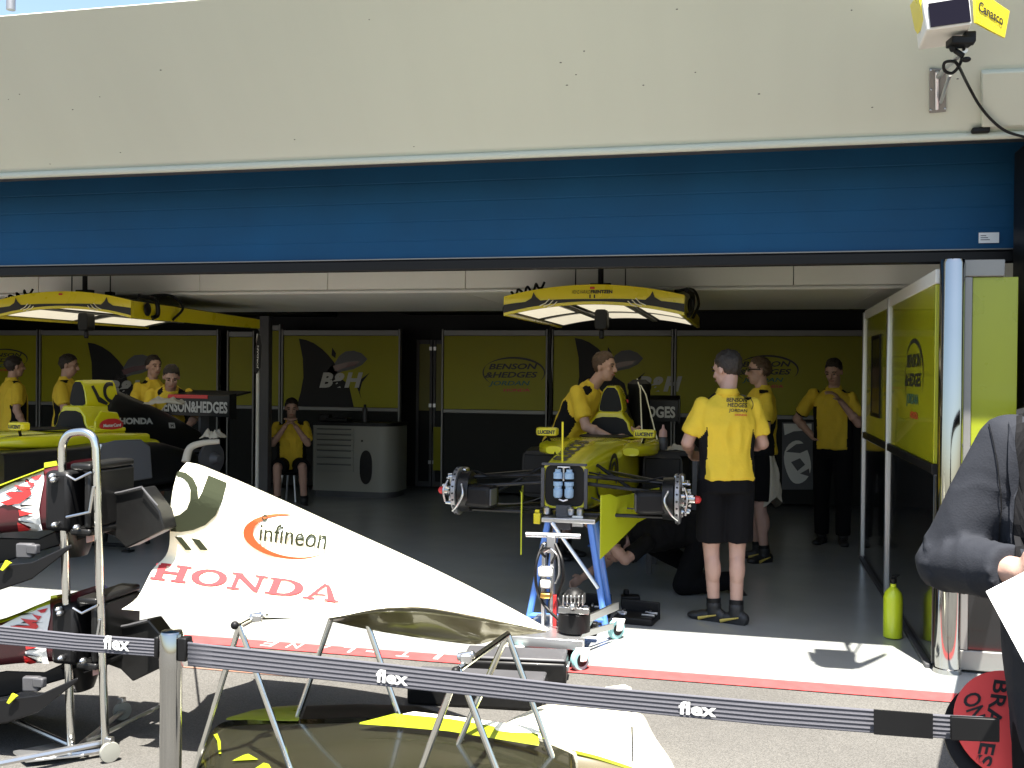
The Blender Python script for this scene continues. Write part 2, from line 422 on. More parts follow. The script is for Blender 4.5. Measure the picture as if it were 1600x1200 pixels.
# ------------------------------------------------------------------ logos, as flat shapes on panels
def bh_logo(parent, O, X, Y, nrm, mats=('blackletter', 'greenletter', 'red')):
    """ringed three-line logo in the parallelogram O,X,Y (3d vectors)"""
    O, X, Y, nrm = V(O), V(X), V(Y), V(nrm)
    fn = lambda x, y: O+X*x+Y*y+nrm*.003
    b = MB()
    ring = []
    for k in range(25):
        a = radians(-30+ (150+30)*k/24); ring.append((.52+.50*cos(a), .55+.45*sin(a)))
    inner = []
    for k in range(25):
        a = radians(-30+(150+30)*k/24); wd = .035*sin(pi*k/24)+.004
        inner.append((.52+(.50-wd)*cos(a), .55+(.45-wd*1.6)*sin(a)))
    flat(b, [ring+list(reversed(inner))], fn)
    arc = []; arc2 = []
    for k in range(13):
        a = radians(150+70*k/12); wd = .02*sin(pi*k/12)+.003
        arc.append((.52+.50*cos(a), .55+.45*sin(a))); arc2.append((.52+(.50-wd)*cos(a), .55+(.45-wd*1.6)*sin(a)))
    flat(b, [arc+list(reversed(arc2))], fn)
    for s, x, y, w_, h in (('BENSON', .12, .64, .78, .17), ('&HEDGES', .06, .40, .84, .17)):
        text(b, s, (x, y), (w_, 0), (0, h), fn, bold=.03, shear=.25)
    b.build('lettering', M[mats[0]], parent, smooth=0)
    b = MB(); text(b, 'JORDAN', (.12, .14), (.66, 0), (0, .17), fn, bold=.02, shear=.25)
    b.build('lettering', M[mats[1]], parent, smooth=0)
    b = MB(); text(b, 'HONDA', (.36, 0), (.42, 0), (0, .09), fn, bold=.03)
    b.build('lettering', M[mats[2]], parent, smooth=0)

# ------------------------------------------------------------------ right partition wall
PX = 1.0
pw = thing('partition_wall', 'glossy partition of yellow panels over black panels beside the fire bottle', 'partition', (PX, 7.6, 0))
ys = [5.98, 7.87, 9.5]
b = MB(); b.bb((PX, ys[0], .03), (PX+.06, ys[-1], 1.08)); b.build('lower_panel', M['gloss'], pw, bevel=.004)
b = MB(); b.bb((PX-.012, ys[0], 1.082), (PX+.06, ys[-1], 1.135)); b.build('middle_rail', M['black'], pw, bevel=.004)
for y0, y1 in zip(ys, ys[1:]):
    b = MB(); b.bb((PX, y0+.02, 1.137), (PX+.06, y1-.02, 2.135)); b.build('upper_panel', M['panel_lit'], pw, bevel=.004)
b = MB(); b.bb((PX-.004, ys[0], 2.137), (PX+.062, ys[-1], 2.215)); b.build('header', M['white'], pw, bevel=.004)
b = MB(); b.bb((PX-.03, ys[0], .005), (PX-.002, ys[-1], .028)); b.build('skirting', M['darkgrey'], pw, bevel=.003)
for y in ys[1:]:
    b = MB(); b.bb((PX-.02, y-.018, .01), (PX+.07, y+.018, 2.2)); b.build('post', M['alu'], pw, bevel=.006)
w0, w1 = UX(1363, 640, PX), UX(1377, 520, PX)
b = MB(); b.bb((PX-.008, w1.y-.0, 1.33), (PX-.003, w0.y, 1.93)); wn = b.build('window', M['glass'], pw, bevel=.003)
b = MB()
for lo, hi in (((w1.y-.03, 1.30), (w0.y+.03, 1.328)), ((w1.y-.03, 1.932), (w0.y+.03, 1.96)), ((w1.y-.03, 1.329), (w1.y-.001, 1.931)), ((w0.y+.001, 1.329), (w0.y+.03, 1.931))):
    b.bb((PX-.012, lo[0], lo[1]), (PX-.002, hi[0], hi[1]))
b.build('window_frame', M['black'], wn, smooth=0)
l0, l1 = UX(1413, 640, PX), UX(1442, 640, PX)
bh_logo(pw, (PX, l0.y, 1.36), (0, l1.y-l0.y, 0), (0, 0, .5), (-1, 0, 0))

# chrome column at the mouth of the garage, and the panel facing the pit lane beside it
b = MB(); b.lathe((1.075, 5.93, 0), [(.075, .004), (.075, .03), (.066, .034), (.066, 2.24), (.06, 2.26)], 28)
cl = b.build('steel_column', M['chrome'], origin=(1.075, 5.93, 0)); tag(cl, 'polished steel column at the right mouth of the garage', 'column')
X0, X1 = 1.15, U(1592, 600, 5.95).x
fp = thing('front_panel', 'lime yellow panel over a black one in a silver frame, right of the steel column', 'panel', ((X0+X1)/2, 5.95, 0))
b = MB(); b.bb((X0+.03, 5.945, 1.09), (X1-.01, 5.98, 2.165)); b.build('upper_panel', M['front_shaded_lime'], fp, bevel=.003)
b = MB(); b.bb((X0+.03, 5.943, 1.035), (X1-.01, 5.98, 1.087)); b.build('red_stripe', M['red'], fp, bevel=.002)
b = MB(); b.bb((X0+.03, 5.945, .13), (X1-.01, 5.98, 1.033)); b.build('lower_panel', M['gloss'], fp, bevel=.003)
b = MB(); b.bb((X0-.03, 5.93, 2.167), (X1-.08, 5.99, 2.26)); b.bb((X0-.03, 5.93, .02), (X1+.02, 5.99, .128)); b.bb((X0-.03, 5.93, .129), (X0+.028, 5.99, 2.166))
b.build('frame', M['dullalu'], fp, bevel=.006)
b = MB(); b.lathe((X0+.05, 5.944, 1.25), [(.014, 0), (.014, .01), (.008, .016)], 12, V((0, -1, 0))); b.build('lock', M['chrome'], fp)
b = MB(); b.bb((X1+.03, 5.9, 0), (X1+.5, 6.25, 2.9)); o = b.build('concrete_pier', M['black'], origin=(X1+.2, 6.1, 0), bevel=.01)
tag(o, 'black painted pier at the right end of the garage front', 'pier')

# ------------------------------------------------------------------ back wall display panels
BY = 13.0
def bx(px): return U(px, 590, BY).x
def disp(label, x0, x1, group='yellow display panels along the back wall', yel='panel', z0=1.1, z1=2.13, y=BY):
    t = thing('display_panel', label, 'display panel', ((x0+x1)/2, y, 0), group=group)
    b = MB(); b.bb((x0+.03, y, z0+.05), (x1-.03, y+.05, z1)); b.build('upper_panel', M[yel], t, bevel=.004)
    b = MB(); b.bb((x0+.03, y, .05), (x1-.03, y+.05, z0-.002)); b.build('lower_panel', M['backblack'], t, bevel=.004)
    b = MB(); b.bb((x0+.03, y-.02, z0), (x1-.03, y+.055, z0+.048)); b.build('middle_rail', M['dullalu'], t, bevel=.004)
    b = MB(); b.bb((x0+.03, y-.02, z1+.002), (x1-.03, y+.055, z1+.075)); b.build('top_rail', M['dullalu'], t, bevel=.004)
    for x in (x0, x1-.03):
        b = MB(); b.bb((x+.002, y-.025, .005), (x+.028, y+.06, z1+.09)); b.build('post', M['dullalu'], t, bevel=.005)
    return t
fnB = lambda x, y: U(x, y, BY-.004)
def mural(t, dx, dy, fin, head, cres, tx):
    """dark fin, fish-like head, crescent and two letters"""
    sh = lambda P: [(x+dx, y+dy) for x, y in P]
    b = MB(); flat(b, [sh(p) for p in fin], fnB); b.build('fin_motif', M['black'], t, smooth=0)
    b = MB(); flat(b, [sh(p) for p in head], fnB); b.build('head_motif', M['midgrey'], t, smooth=0)
    b = MB(); flat(b, [sh(p) for p in cres], lambda x, y: U(x, y, BY-.006)); b.build('mouth_motif', M['maroon'], t, smooth=0)
    b = MB(); text(b, 'B&H', (tx[0]+dx, tx[1]+dy), (tx[2], 0), (0, -tx[3]), lambda x, y: U(x, y, BY-.008), bold=.05, shear=.25)
    b.build('lettering', M['greyletter'], t, smooth=0)
FIN = [[(467, 529), (478, 531), (490, 536), (503, 545), (514, 556), (522, 566), (530, 590), (545, 600), (553, 637), (463, 637), (470, 612), (474, 590), (473, 560)],
       [(519, 543), (525, 552), (524, 560), (518, 555)], [(578, 582), (566, 597), (562, 612), (565, 624), (558, 606), (562, 594)]]
HEAD = [[(524, 566), (530, 556), (540, 549), (553, 548), (565, 552), (574, 561), (566, 570), (552, 577), (536, 580), (520, 586), (508, 588), (512, 578)]]
MOUTH = [[(520, 572), (540, 566), (562, 564), (556, 571), (538, 575), (524, 580)]]
t = disp('yellow display panel with a dark fin motif behind the pale drawer cabinet', bx(440), bx(626))
mural(t, 0, 0, FIN, HEAD, MOUTH, (499, 606, 68, 24))
t = disp('yellow display panel with a ringed logo between the glass door and the dark cable', bx(690), bx(856))
bh_logo(t, U(752, 612, BY), U(850, 612, BY)-U(752, 612, BY), U(752, 558, BY)-U(752, 612, BY), (0, -1, 0))
t = disp('yellow display panel with a dark fin motif behind the man leaning at the car', bx(861), bx(1052))
mural(t, 431, -1, FIN, HEAD, MOUTH, (565, 613, 70, 24))
t = disp('wide yellow display panel with a ringed logo behind the man in glasses', bx(1053), bx(1356))
bh_logo(t, U(1148, 606, BY), U(1246, 606, BY)-U(1148, 606, BY), U(1148, 555, BY)-U(1148, 606, BY), (0, -1, 0))
ps = MB(); pp = [U(1222, 765, BY-.03), U(1272, 765, BY-.03), U(1272, 660, BY-.03), U(1222, 660, BY-.03)]
ps.prism(pp, (0, .02, 0)); po = ps.build('poster', M['midgrey'], origin=pp[0], bevel=.002)
tag(po, 'grey and white picture low on the wall beside the man with hand on hip', 'poster')
b = MB()
flat(b, [[(1246+23*cos(a)*(.9+.1*sin(2*a)), 722+34*sin(a)) for a in [2*pi*k/26 for k in range(26)]], [(1224, 662), (1268, 662), (1268, 672), (1240, 674), (1226, 680)]], lambda x, y: U(x, y, BY-.034))
b.build('pale_shape', M['white'], po, smooth=0)
b = MB()
flat(b, [[(1228, 706), (1244, 694), (1264, 692), (1268, 700), (1250, 708)], [(1236, 722), (1250, 716), (1258, 726), (1246, 736)], [(1250, 740), (1264, 732), (1266, 745)]], lambda x, y: U(x, y, BY-.037))
b.build('dark_shape', M['midgrey'], po, smooth=0)
t = disp('dim yellow display panel with a fin motif behind the left car', bx(62), bx(342))
mural(t, -330, 6, [[(x*1.0+0, y) for x, y in FIN[0]], FIN[2]], HEAD, MOUTH, (495, 612, 70, 24))
t = disp('dim yellow display panel with a ringed logo at the far left edge', bx(-130), bx(60))
bh_logo(t, U(-30, 580, BY), U(42, 580, BY)-U(-30, 580, BY), U(-30, 545, BY)-U(-30, 580, BY), (0, -1, 0))
t = disp('narrow bright yellow display panel beside the white flag pole', bx(355), bx(398), z1=2.11)
t = disp('narrow olive display panel between the flag pole and the fin motif panel', bx(404), bx(439), z1=2.2)
# doorway recess
RX0, RX1 = bx(627), bx(689)
dr = thing('glass_door', 'dark glass double door with a yellow kick panel right of the drawer cabinet', 'door', ((RX0+RX1)/2, BY+.6, 0))
xm = RX0+(RX1-RX0)*.45
for x0, x1 in ((RX0+.01, xm-.005), (xm+.005, RX1+.7)):
    b = MB(); y = BY+.6
    b.bb((x0, y, .03), (x0+.04, y+.04, 2.1)); b.bb((x1-.04, y, .03), (x1, y+.04, 2.1)); b.bb((x0+.041, y, 2.04), (x1-.041, y+.04, 2.1)); b.bb((x0+.041, y, .03), (x1-.041, y+.04, .1))
    fr = b.build('door_frame', M['darkgrey'], dr, bevel=.004)
    b = MB(); b.bb((x0+.042, y+.015, 1.101), (x1-.042, y+.03, 2.038)); b.build('pane', M['olive'], fr, smooth=0)
    b = MB(); b.bb((x0+.042, y+.012, .102), (x1-.042, y+.03, 1.099)); b.build('lower_panel', M['black'], fr, smooth=0)
    for zz in (1.15, .35, 1.95):
        b = MB(); b.bb((xm-.05 if x0 < xm-.2 else xm+.012, y-.012, zz), (xm-.012 if x0 < xm-.2 else xm+.05, y-.002, zz+.05)); b.build('hinge', M['alu'], fr, smooth=0)
b = MB(); k0, k1 = U(676, 735, BY+.55), U(716, 668, BY+.55); b.bb((k0.x, BY+.57, k0.z), (k1.x, BY+.595, k1.z)); b.build('kick_panel', M['panel'], dr, smooth=0)
b = MB(); b.bb((-12.9, BY+.72, 0.01), (2.55, BY+.8, 2.94)); o = b.build('dark_partition', M['black'], origin=(-5, BY+.76, 0)); tag(o, 'dark full height partition behind the row of display panels', 'partition')

# ------------------------------------------------------------------ people
def remesh(mb, vox, smooth=4, fold=0.0, fscale=9.0, seed=0):
    me = bpy.data.meshes.new('tmp'); bmesh.ops.recalc_face_normals(mb.b, faces=mb.b.faces)
    mb.b.to_mesh(me); mb.b.free()
    o = bpy.data.objects.new('tmp', me); COL.objects.link(o)
    d = o.modifiers.new('r', 'REMESH'); d.mode = 'VOXEL'; d.voxel_size = vox; d.use_smooth_shade = True
    s = o.modifiers.new('s', 'SMOOTH'); s.factor = .5; s.iterations = smooth
    dg = bpy.context.evaluated_depsgraph_get()
    m2 = bpy.data.meshes.new_from_object(o.evaluated_get(dg))
    bpy.data.objects.remove(o); bpy.data.meshes.remove(me)
    r = MB(); r.b.from_mesh(m2); bpy.data.meshes.remove(m2)
    if fold:
        r.b.normal_update(); off = V((seed*3.1, seed*1.7, 0))
        for v_ in r.b.verts:
            p = v_.co; q = V((p.x*fscale, p.y*fscale, p.z*fscale*.45))+off
            n1 = noise.noise(q); n2 = noise.noise(q*2.3)
            f = max(-.45, (1-abs(n1)*2.2)*.7 + n2*.5)
            v_.co = p + v_.normal*f*fold
    return r

BASE = dict(pelvis=(0, 0, .95), waist=(0, .01, 1.08), chest=(0, .0, 1.30), neck=(0, -.012, 1.50), head=(0, .025, 1.645),
            sR=(.16, -.01, 1.415), sL=(-.16, -.01, 1.415), eR=(.212, -.04, 1.16), eL=(-.212, -.04, 1.16), wR=(.24, .06, .93), wL=(-.24, .06, .93),
            hR=(.09, 0, .92), hL=(-.09, 0, .92), kR=(.1, .02, .49), kL=(-.1, .02, .49), aR=(.1, -.02, .085), aL=(-.1, -.02, .085))
def person(label, loc, face, pose=None, look=0, nod=0, H=1.78, bottom='shorts', top='shirt', hair='hair', group=None, vox=.010, feet=(12, -12), shoes='shoe', extras=(), stripes=False, hands=True, seed=1, darkshirt=False):
    a = radians(face); f = V((sin(a), -cos(a), 0)); r = V((-cos(a), -sin(a), 0)); k = H/1.78; L0 = V((loc[0], loc[1], loc[2] if len(loc) > 2 else 0))
    J = {}
    P_ = dict(BASE); P_.update(pose or {})
    for n_, c in P_.items():
        if isinstance(c, V): J[n_] = c; continue
        J[n_] = L0 + (r*c[0] + f*c[1] + V((0, 0, c[2])))*k
    t = thing('person', label, 'person', tuple(L0), group=group)
    # frames
    def nrm(x): return x.normalized()
    rs = nrm(J['sR']-J['sL']); rh = nrm(J['hR']-J['hL'])
    up1 = nrm(J['neck']-J['chest']); up0 = nrm(J['waist']-J['pelvis'])
    fc = nrm(up1.cross(rs)); rs2 = nrm(fc.cross(up1)); fp_ = nrm(up0.cross(rh)); rm = nrm(rs+rh); fm = nrm((J['chest']-J['waist']).normalized().cross(rm))
    lk = radians(look); hf = nrm(f*cos(lk)+r*sin(lk)); nd = radians(nod)
    hfw = nrm(hf*cos(nd)-V((0, 0, 1))*sin(nd)); hr = nrm(hfw.cross(V((0, 0, 1)))); hu = nrm(hr.cross(hfw))
    HM = Matrix((hr, hfw, hu)).transposed(); Hc = J['head']
    hp = lambda x, y, z: Hc + (hr*x+hfw*y+hu*z)*k
    def ring(c, rv, fv, A, B, n=20, sq=2.4):
        out = []
        for i in range(n):
            th = 2*pi*i/n; cx, sx = cos(th), sin(th)
            e = 2/sq; out.append(c + rv*(A*k*abs(cx)**e*(1 if cx > 0 else -1)) + fv*(B*k*abs(sx)**e*(1 if sx > 0 else -1)))
        return out
    # body
    b = MB()
    b.ell(hp(0, -.012, .03), [x*k for x in (.074, .092, .088)], HM, 18, 12)
    b.ell(hp(0, .022, -.045), [x*k for x in (.056, .062, .072)], HM, 16, 10)
    b.ell(hp(0, .045, -.088), [x*k for x in (.030, .028, .026)], HM, 10, 8)
    b.caps(hp(0, .082, .02), hp(0, .102, -.022), .010*k, .015*k, 8)
    for s in (1, -1):
        b.ell(hp(.076*s, -.012, -.005), [x*k for x in (.010, .020, .032)], HM, 10, 6)
        b.caps(hp(.022*s, .076, .03), hp(.045*s, .066, .028), .010*k, .008*k, 8)
        b.ell(hp(.036*s, .058, -.018), [x*k for x in (.022, .018, .018)], HM, 8, 6)
    b.caps(J['neck']-up1*.03, hp(0, -.02, -.05), .056*k, .052*k, 12)
    b.loft([ring(J['pelvis']-up0*.10*k, rh, fp_, .11, .08), ring(J['pelvis'], rh, fp_, .140, .098), ring(J['waist'], rm, fm, .125, .085),
            ring(J['chest'], rs2, fc, .142, .095), ring(J['chest']*.4+J['neck']*.6, rs2, fc, .12, .07), ring(J['neck'], rs2, fc, .052, .05)])
    for s in 'RL':
        S_, E_, W_, Hh, K_, A_ = (J[x+s] for x in 'sewhka')
        b.caps(S_, E_, .046*k, .041*k); b.caps(E_, W_, .043*k, .028*k)
        b.ell(E_*.7+W_*.3, [.046*k]*3, seg=10, rows=8)
        b.caps(Hh, K_, .084*k, .056*k, 12); b.caps(K_, A_, .055*k, .037*k, 12)
        sh = nrm(A_-K_); th = nrm(K_-Hh); fk = nrm(th-sh) if (th-sh).length > .15 else f
        b.ell(K_*.66+A_*.34 - fk*.018*k, [.053*k, .053*k, .11*k], sh.to_track_quat('Z', 'Y').to_matrix(), 12, 8)
        b.ell(K_+fk*.012*k, [.05*k]*3, seg=10, rows=8)
        # hand: palm, four bent fingers, thumb
        if hands:
            d = nrm(W_-E_); side = nrm(rs*(1 if s == 'R' else -1)); pn = nrm(d.cross(side)) if abs(d.dot(side)) < .95 else nrm(d.cross(V((0, 0, 1))))
            ax = nrm(pn.cross(d)); curl = -pn if pn.dot(f) > 0 else pn
            tb = f if abs(d.dot(f)) < .8 else V((0, 0, 1)); tb = nrm(tb-d*tb.dot(d)); pal = nrm(d.cross(tb))
            if pal.dot(rs*(1 if s == 'L' else -1)) < 0: pal = -pal
            Mh = Matrix((tb, pal, d)).transposed()
            b.ell(W_+d*.05*k, [x*k for x in (.041, .018, .052)], Mh, 12, 8)
            for i, (o_, ln) in enumerate(((.029, .07), (.010, .078), (-.010, .073), (-.028, .058))):
                p0 = W_+(d*.085+tb*o_)*k; p1 = p0+(d*ln*.5+pal*.012+tb*o_*.12)*k; p2 = p1+(d*ln*.38+pal*.032)*k; p3 = p2+(d*.006+pal*.02)*k
                b.caps(p0, p1, .0095*k, .009*k, 7); b.caps(p1, p2, .009*k, .0082*k, 7); b.caps(p2, p3, .0082*k, .0075*k, 7)
            q0 = W_+(d*.03+tb*.03)*k; q1 = q0+(d*.03+tb*.028+pal*.012)*k; q2 = q1+(d*.03+tb*.006+pal*.014)*k
            b.caps(q0, q1, .013*k, .011*k, 8); b.caps(q1, q2, .011*k, .009*k, 8)
    body = remesh(b, vox*.8, 3).build('body', M['skin'], t, smooth=80)
    # face
    b = MB()
    for s in (1, -1): b.ell(hp(.032*s, .083, .012), [x*k for x in (.012, .006, .006)], HM, 10, 6)
    b.build('eyes', M['eye'], body)
    b = MB(); b.tube([hp(-.024, .083, -.056), hp(0, .092, -.053), hp(.024, .083, -.056)], .005*k, 6); b.build('mouth', M['lip'], body)
    b = MB()
    for s in (1, -1): b.tube([hp(.018*s, .087, .033), hp(.034*s, .085, .038), hp(.050*s, .074, .032)], .0045*k, 6)
    b.build('eyebrows', M[hair], body)
    # hair
    b = MB(); b.ell(hp(0, -.02, .036), [x*k for x in (.081, .100, .096)], HM, 44, 30)
    HI = HM.inverted()
    kill = []
    for v_ in b.b.verts:
        q = HI @ (v_.co-Hc)/k
        if (q.y > .035 and q.z < .062) or q.z < -.055 or (q.y > -.03 and q.z < -.0 + max(0, (q.y))*1.2 + .008*noise.noise(v_.co*60)) : kill.append(v_)
        else: v_.co += (v_.co-Hc).normalized()*(noise.noise(v_.co*30)*.010+noise.noise(V((v_.co.x*130, v_.co.y*130, v_.co.z*35)))*.006)
    bmesh.ops.delete(b.b, geom=kill, context='VERTS')
    b.build('hair', M[hair], t, smooth=70, solid=.012*k)
    # upper garment
    sl = .62 if top == 'shirt' else 1.0
    b = MB(); up = .02
    lo = -.02 if top == 'shirt' else -.16
    xw = 1.0 if top == 'shirt' else 1.08
    b.loft([ring(J['pelvis']+up0*lo*k, rh, fp_, .184*xw, .135*xw), ring(J['pelvis']+up0*.08*k, rm, fp_, .178*xw, .13*xw), ring(J['waist']+up0*.03*k, rm, fm, .172*xw, .128*xw),
            ring(J['chest'], rs2, fc, .186*xw, .132*xw), ring(J['chest']*.45+J['neck']*.55, rs2, fc, .168*xw, .108*xw), ring(J['neck']-up1*.05*k, rs2, fc, .118, .09), ring(J['neck']-up1*.005*k, rs2, fc, .066, .066)])
    for s in 'RL':
        S_, E_, W_ = J['s'+s], J['e'+s], J['w'+s]
        S2 = S_ - nrm(E_-S_)*.0
        if top == 'shirt':
            b.caps(S2, S_+(E_-S_)*.76, .052*k, .065*k, 14, e1=False)
        else:
            b.caps(S2, E_, .064*k, .059*k, 14); b.caps(E_, W_+(E_-W_)*.10, .061*k, .050*k, 14, e1=False)
    shirtm = remesh(b, vox, 3, fold=.014 if top == 'shirt' else .007, fscale=9 if top == 'shirt' else 8, seed=seed)
    if top == 'suit':                                    # sleeve creases gathered round each elbow
        shirtm.b.normal_update()
        for v_ in shirtm.b.verts:
            best = None
            for s in 'RL':
                for A_, B_, sg in ((J['e'+s], J['s'+s], -1), (J['e'+s], J['w'+s], 1)):
                    d = B_-A_; L_ = d.length; d = d/L_; u = (v_.co-A_).dot(d); q = v_.co-A_-d*u
                    if -.03 < u < L_ and q.length < .11 and (best is None or q.length < best[0]): best = (q.length, u*sg, q, d, s)
            if best:
                _, u, q, d, s = best
                inn = nrm((J['s'+s]+J['w'+s])/2-J['e'+s]); ang = nrm(q).dot(inn)
                ph = u/.062+.8*ang+noise.noise(v_.co*9)*1.7+noise.noise(v_.co*4+V((5, 0, 0)))*1.2
                rd = 1-abs(sin(pi*ph)); amp = .021*math.exp(-(u/.15)**2)*(.10+.8*max(0, ang+.1))*(.5+noise.noise(v_.co*6+V((0, 9, 0))))
                v_.co += v_.normal*((rd**1.5-.35)*amp*1.6)
    mats_ = [M['shirtblk'], M['shirtblk']] if darkshirt else [M['shirt'], M['shirtblk']] if top == 'shirt' else [M['suit']]
    if top == 'shirt':
        for fa in shirtm.b.faces:
            c = fa.calc_center_median()
            # nearest: torso or sleeve
            ds = min(((c-(J['s'+s]+(J['e'+s]-J['s'+s])*.4)).length for s in 'RL'))
            u = (c-J['chest']).dot(rs2)/k; v_ = (c-J['chest']).dot(fc)/k; h = (c-J['pelvis']).dot(up0)/k
            hh = (c-J['chest']).dot(up1)/k
            if abs(u) > .138 and abs(v_) < .10 and hh < .02 and ds > .12*k: fa.material_index = 1
            if hh > .155 and .075 < abs(u) < .15 and -.03 < v_ < .05: fa.material_index = 1
    shirt = shirtm.build('shirt' if top == 'shirt' else 'jacket', mats_, t, smooth=80)
    # collar
    b = MB(); n_ = 18; rg = []
    for i in range(n_):
        th = 2*pi*i/n_; dip = -.03 if sin(th) > .6 else 0
        rg.append((rs2*cos(th), fc*sin(th), dip))
    for (ra, hz) in (((.072, .01),), )[0:0] or (): pass
    R1 = [J['neck']+(x*.074+y*.074+up1*(-.03+dp*.6))*k for x, y, dp in rg]; R2 = [J['neck']+(x*.062+y*.064+up1*(.028+dp))*k for x, y, dp in rg]; R3 = [J['neck']+(x*.082+y*.082+up1*(-.012+dp))*k for x, y, dp in rg]
    b.loft([R1, R2, R3], True, False)
    b.build('collar', M['shirtblk'] if darkshirt else M['shirt'] if top == 'shirt' else M['white'], shirt, smooth=60, solid=.004)
    # lower garment
    b = MB()
    b.loft([ring(J['pelvis']+up0*.10*k, rm, fp_, .165, .122), ring(J['pelvis'], rh, fp_, .172, .128), ring(J['pelvis']-up0*.10*k, rh, fp_, .168, .125)])
    for s in 'RL':
        Hh, K_, A_ = J['h'+s], J['k'+s], J['a'+s]
        if bottom == 'shorts': b.caps(Hh, Hh+(K_-Hh)*.90, .098*k, .098*k, 14, e1=False)
        else:
            b.caps(Hh, K_, .098*k, .078*k, 14); b.caps(K_, A_+(K_-A_)*.03, .076*k, .066*k, 14, e1=False)
    remesh(b, vox, 3, fold=.006, fscale=8, seed=seed+5).build('shorts' if bottom == 'shorts' else 'trousers', M['trouser'], t, smooth=80)
    # socks and shoes
    for s, fa in zip('RL', feet):
        A_ = J['a'+s]; K_ = J['k'+s]
        if isinstance(fa, V): df = fa.normalized()
        else:
            an = a+radians(-fa); df = V((sin(an), -cos(an), 0))
        sd = df.cross(V((0, 0, 1))).normalized(); uz = sd.cross(df)
        b = MB(); b.caps(A_+(K_-A_)*.17, A_, .047*k, .045*k, 12, e0=False)
        if bottom == 'shorts': b.build('sock', M['black'], t)
        else: b.b.free()
        b = MB(); c0 = A_-uz*.045*k
        Ms = Matrix((df, sd, uz)).transposed()
        b.ell(c0-df*.045*k, [x*k for x in (.045, .04, .045)], Ms, 12, 8); b.ell(c0+df*.05*k-uz*.008*k, [x*k for x in (.09, .042, .040)], Ms, 12, 8)
        b.ell(c0+df*.12*k-uz*.014*k, [x*k for x in (.068, .048, .028)], Ms, 12, 8); b.caps(A_+(K_-A_)*.06, A_-uz*.03*k, .05*k, .045*k, 12)
        b.box(c0+df*.04*k-uz*.03*k, (.22*k, .07*k, .022*k), M=Ms)
        sh = remesh(b, .008, 3).build('shoe', M[shoes], t, smooth=80)
        if stripes:
            b = MB()
            for sg in (1, -1):
                pts = [c0-df*.03*k+sd*(.0445*sg)*k+uz*.012*k, c0+df*.03*k+sd*(.0445*sg)*k-uz*.004*k, c0+df*.09*k+sd*(.046*sg)*k-uz*.022*k]
                b.tube(smoothpath(pts, 5), [(.004+.008*i/10)*k for i in range(11)], 6)
            b.build('stripe', M['gold'], sh)
    t_ = dict(t=t, J=J, hp=hp, HM=HM, shirt=shirt, body=body, f=f, r=r, k=k, fc=fc, rs=rs2, up=up1)
    return t_
def decal_on(o, s_list, fn, m, parent, name='lettering'):
    pass
def bvh_of(o):
    bm = bmesh.new(); bm.from_mesh(o.data); bm.transform(chain(o)); t = bvhtree.BVHTree.FromBMesh(bm); bm.free(); return t
def proj(bvh, off=.003, fallback=None):
    def fn(x, y):
        d = ray(x, y).normalized(); h = bvh.ray_cast(CAM, d)
        if h[0] is None: return fallback(x, y) if fallback else CAM+d*6
        n = h[1] if h[1].dot(d) < 0 else -h[1]
        return h[0]+n*off
    return fn

CREW = 'mechanics in yellow and black team shirts'
# back view, beside the raised car
p2 = person('mechanic seen from behind in yellow shirt with ringed back logo and black shorts', (-.14, 6.75), 193, dict(
    eL=(-.25, .02, 1.17), wL=(-.20, .22, 1.10), eR=(.24, .02, 1.17), wR=(.16, .25, 1.12), kR=(.085, .03, .49), aR=(.07, -.03, .085), kL=(-.08, .06, .49), aL=(-.06, .04, .085)),
    look=-38, nod=12, group=CREW, feet=(-58, -58), stripes=True, seed=1, H=1.79)
bv = bvh_of(p2['shirt']); fn = proj(bv, .004)
b = MB()
ring_ = [(1153+24*cos(radians(a_)), 632+16*sin(radians(a_))) for a_ in range(-100, 40, 10)] ; inn = [(1153+23*cos(radians(a_)), 632+14.6*sin(radians(a_))) for a_ in range(-100, 40, 10)]
flat(b, [ring_+inn[::-1]], fn)
for s, y, x0, x1 in (('BENSON', 628, 1135, 1167), ('HEDGES', 636, 1137, 1167), ('JORDAN', 645, 1139, 1167)): text(b, s, (x0, y), (x1-x0, 1), (0, -6.5), fn, bold=.02, shear=.1)
b.build('lettering', M['blackletter'], p2['shirt'], smooth=0)
b = MB(); text(b, 'HONDA', (1148, 650), (19, 0), (0, -3), fn, bold=.03); b.build('lettering', M['red'], p2['shirt'], smooth=0)

p1 = person('mechanic leaning over the raised car with his head turned to the right', (-1.50, 8.75), 75, dict(
    pelvis=(0, -.12, .95), waist=(0, -.04, 1.08), chest=(0, .06, 1.29), neck=(0, .18, 1.475), head=(0, .29, 1.63), sR=(.17, .11, 1.42), sL=(-.17, .11, 1.42),
    eR=(.22, .22, 1.14), wR=(.15, .42, 1.05), eL=(-.20, .30, 1.16), wL=(-.12, .5, 1.10), hR=(.09, -.12, .92), hL=(-.09, -.12, .92), kR=(.1, -.05, .49), kL=(-.1, -.07, .49), aR=(.1, -.12, .085), aL=(-.1, -.1, .085)),
    look=5, nod=5, hair='brownhair', group=CREW, seed=2, H=1.84)
p3 = person('mechanic in dark glasses facing left with a cloth at his hip', (.10, 9.15), -75, dict(
    eL=(-.23, .02, 1.15), wL=(-.2, .26, 1.12), eR=(.23, .05, 1.15), wR=(.18, .28, 1.10)), look=5, nod=0, hair='brownhair', group=CREW, seed=3, H=1.80, feet=(5, -25), stripes=True)
hp = p3['hp']
b = MB()
for s in (1, -1): b.box(hp(.036*s, .094, .012), (.052, .008, .032), M=p3['HM'])
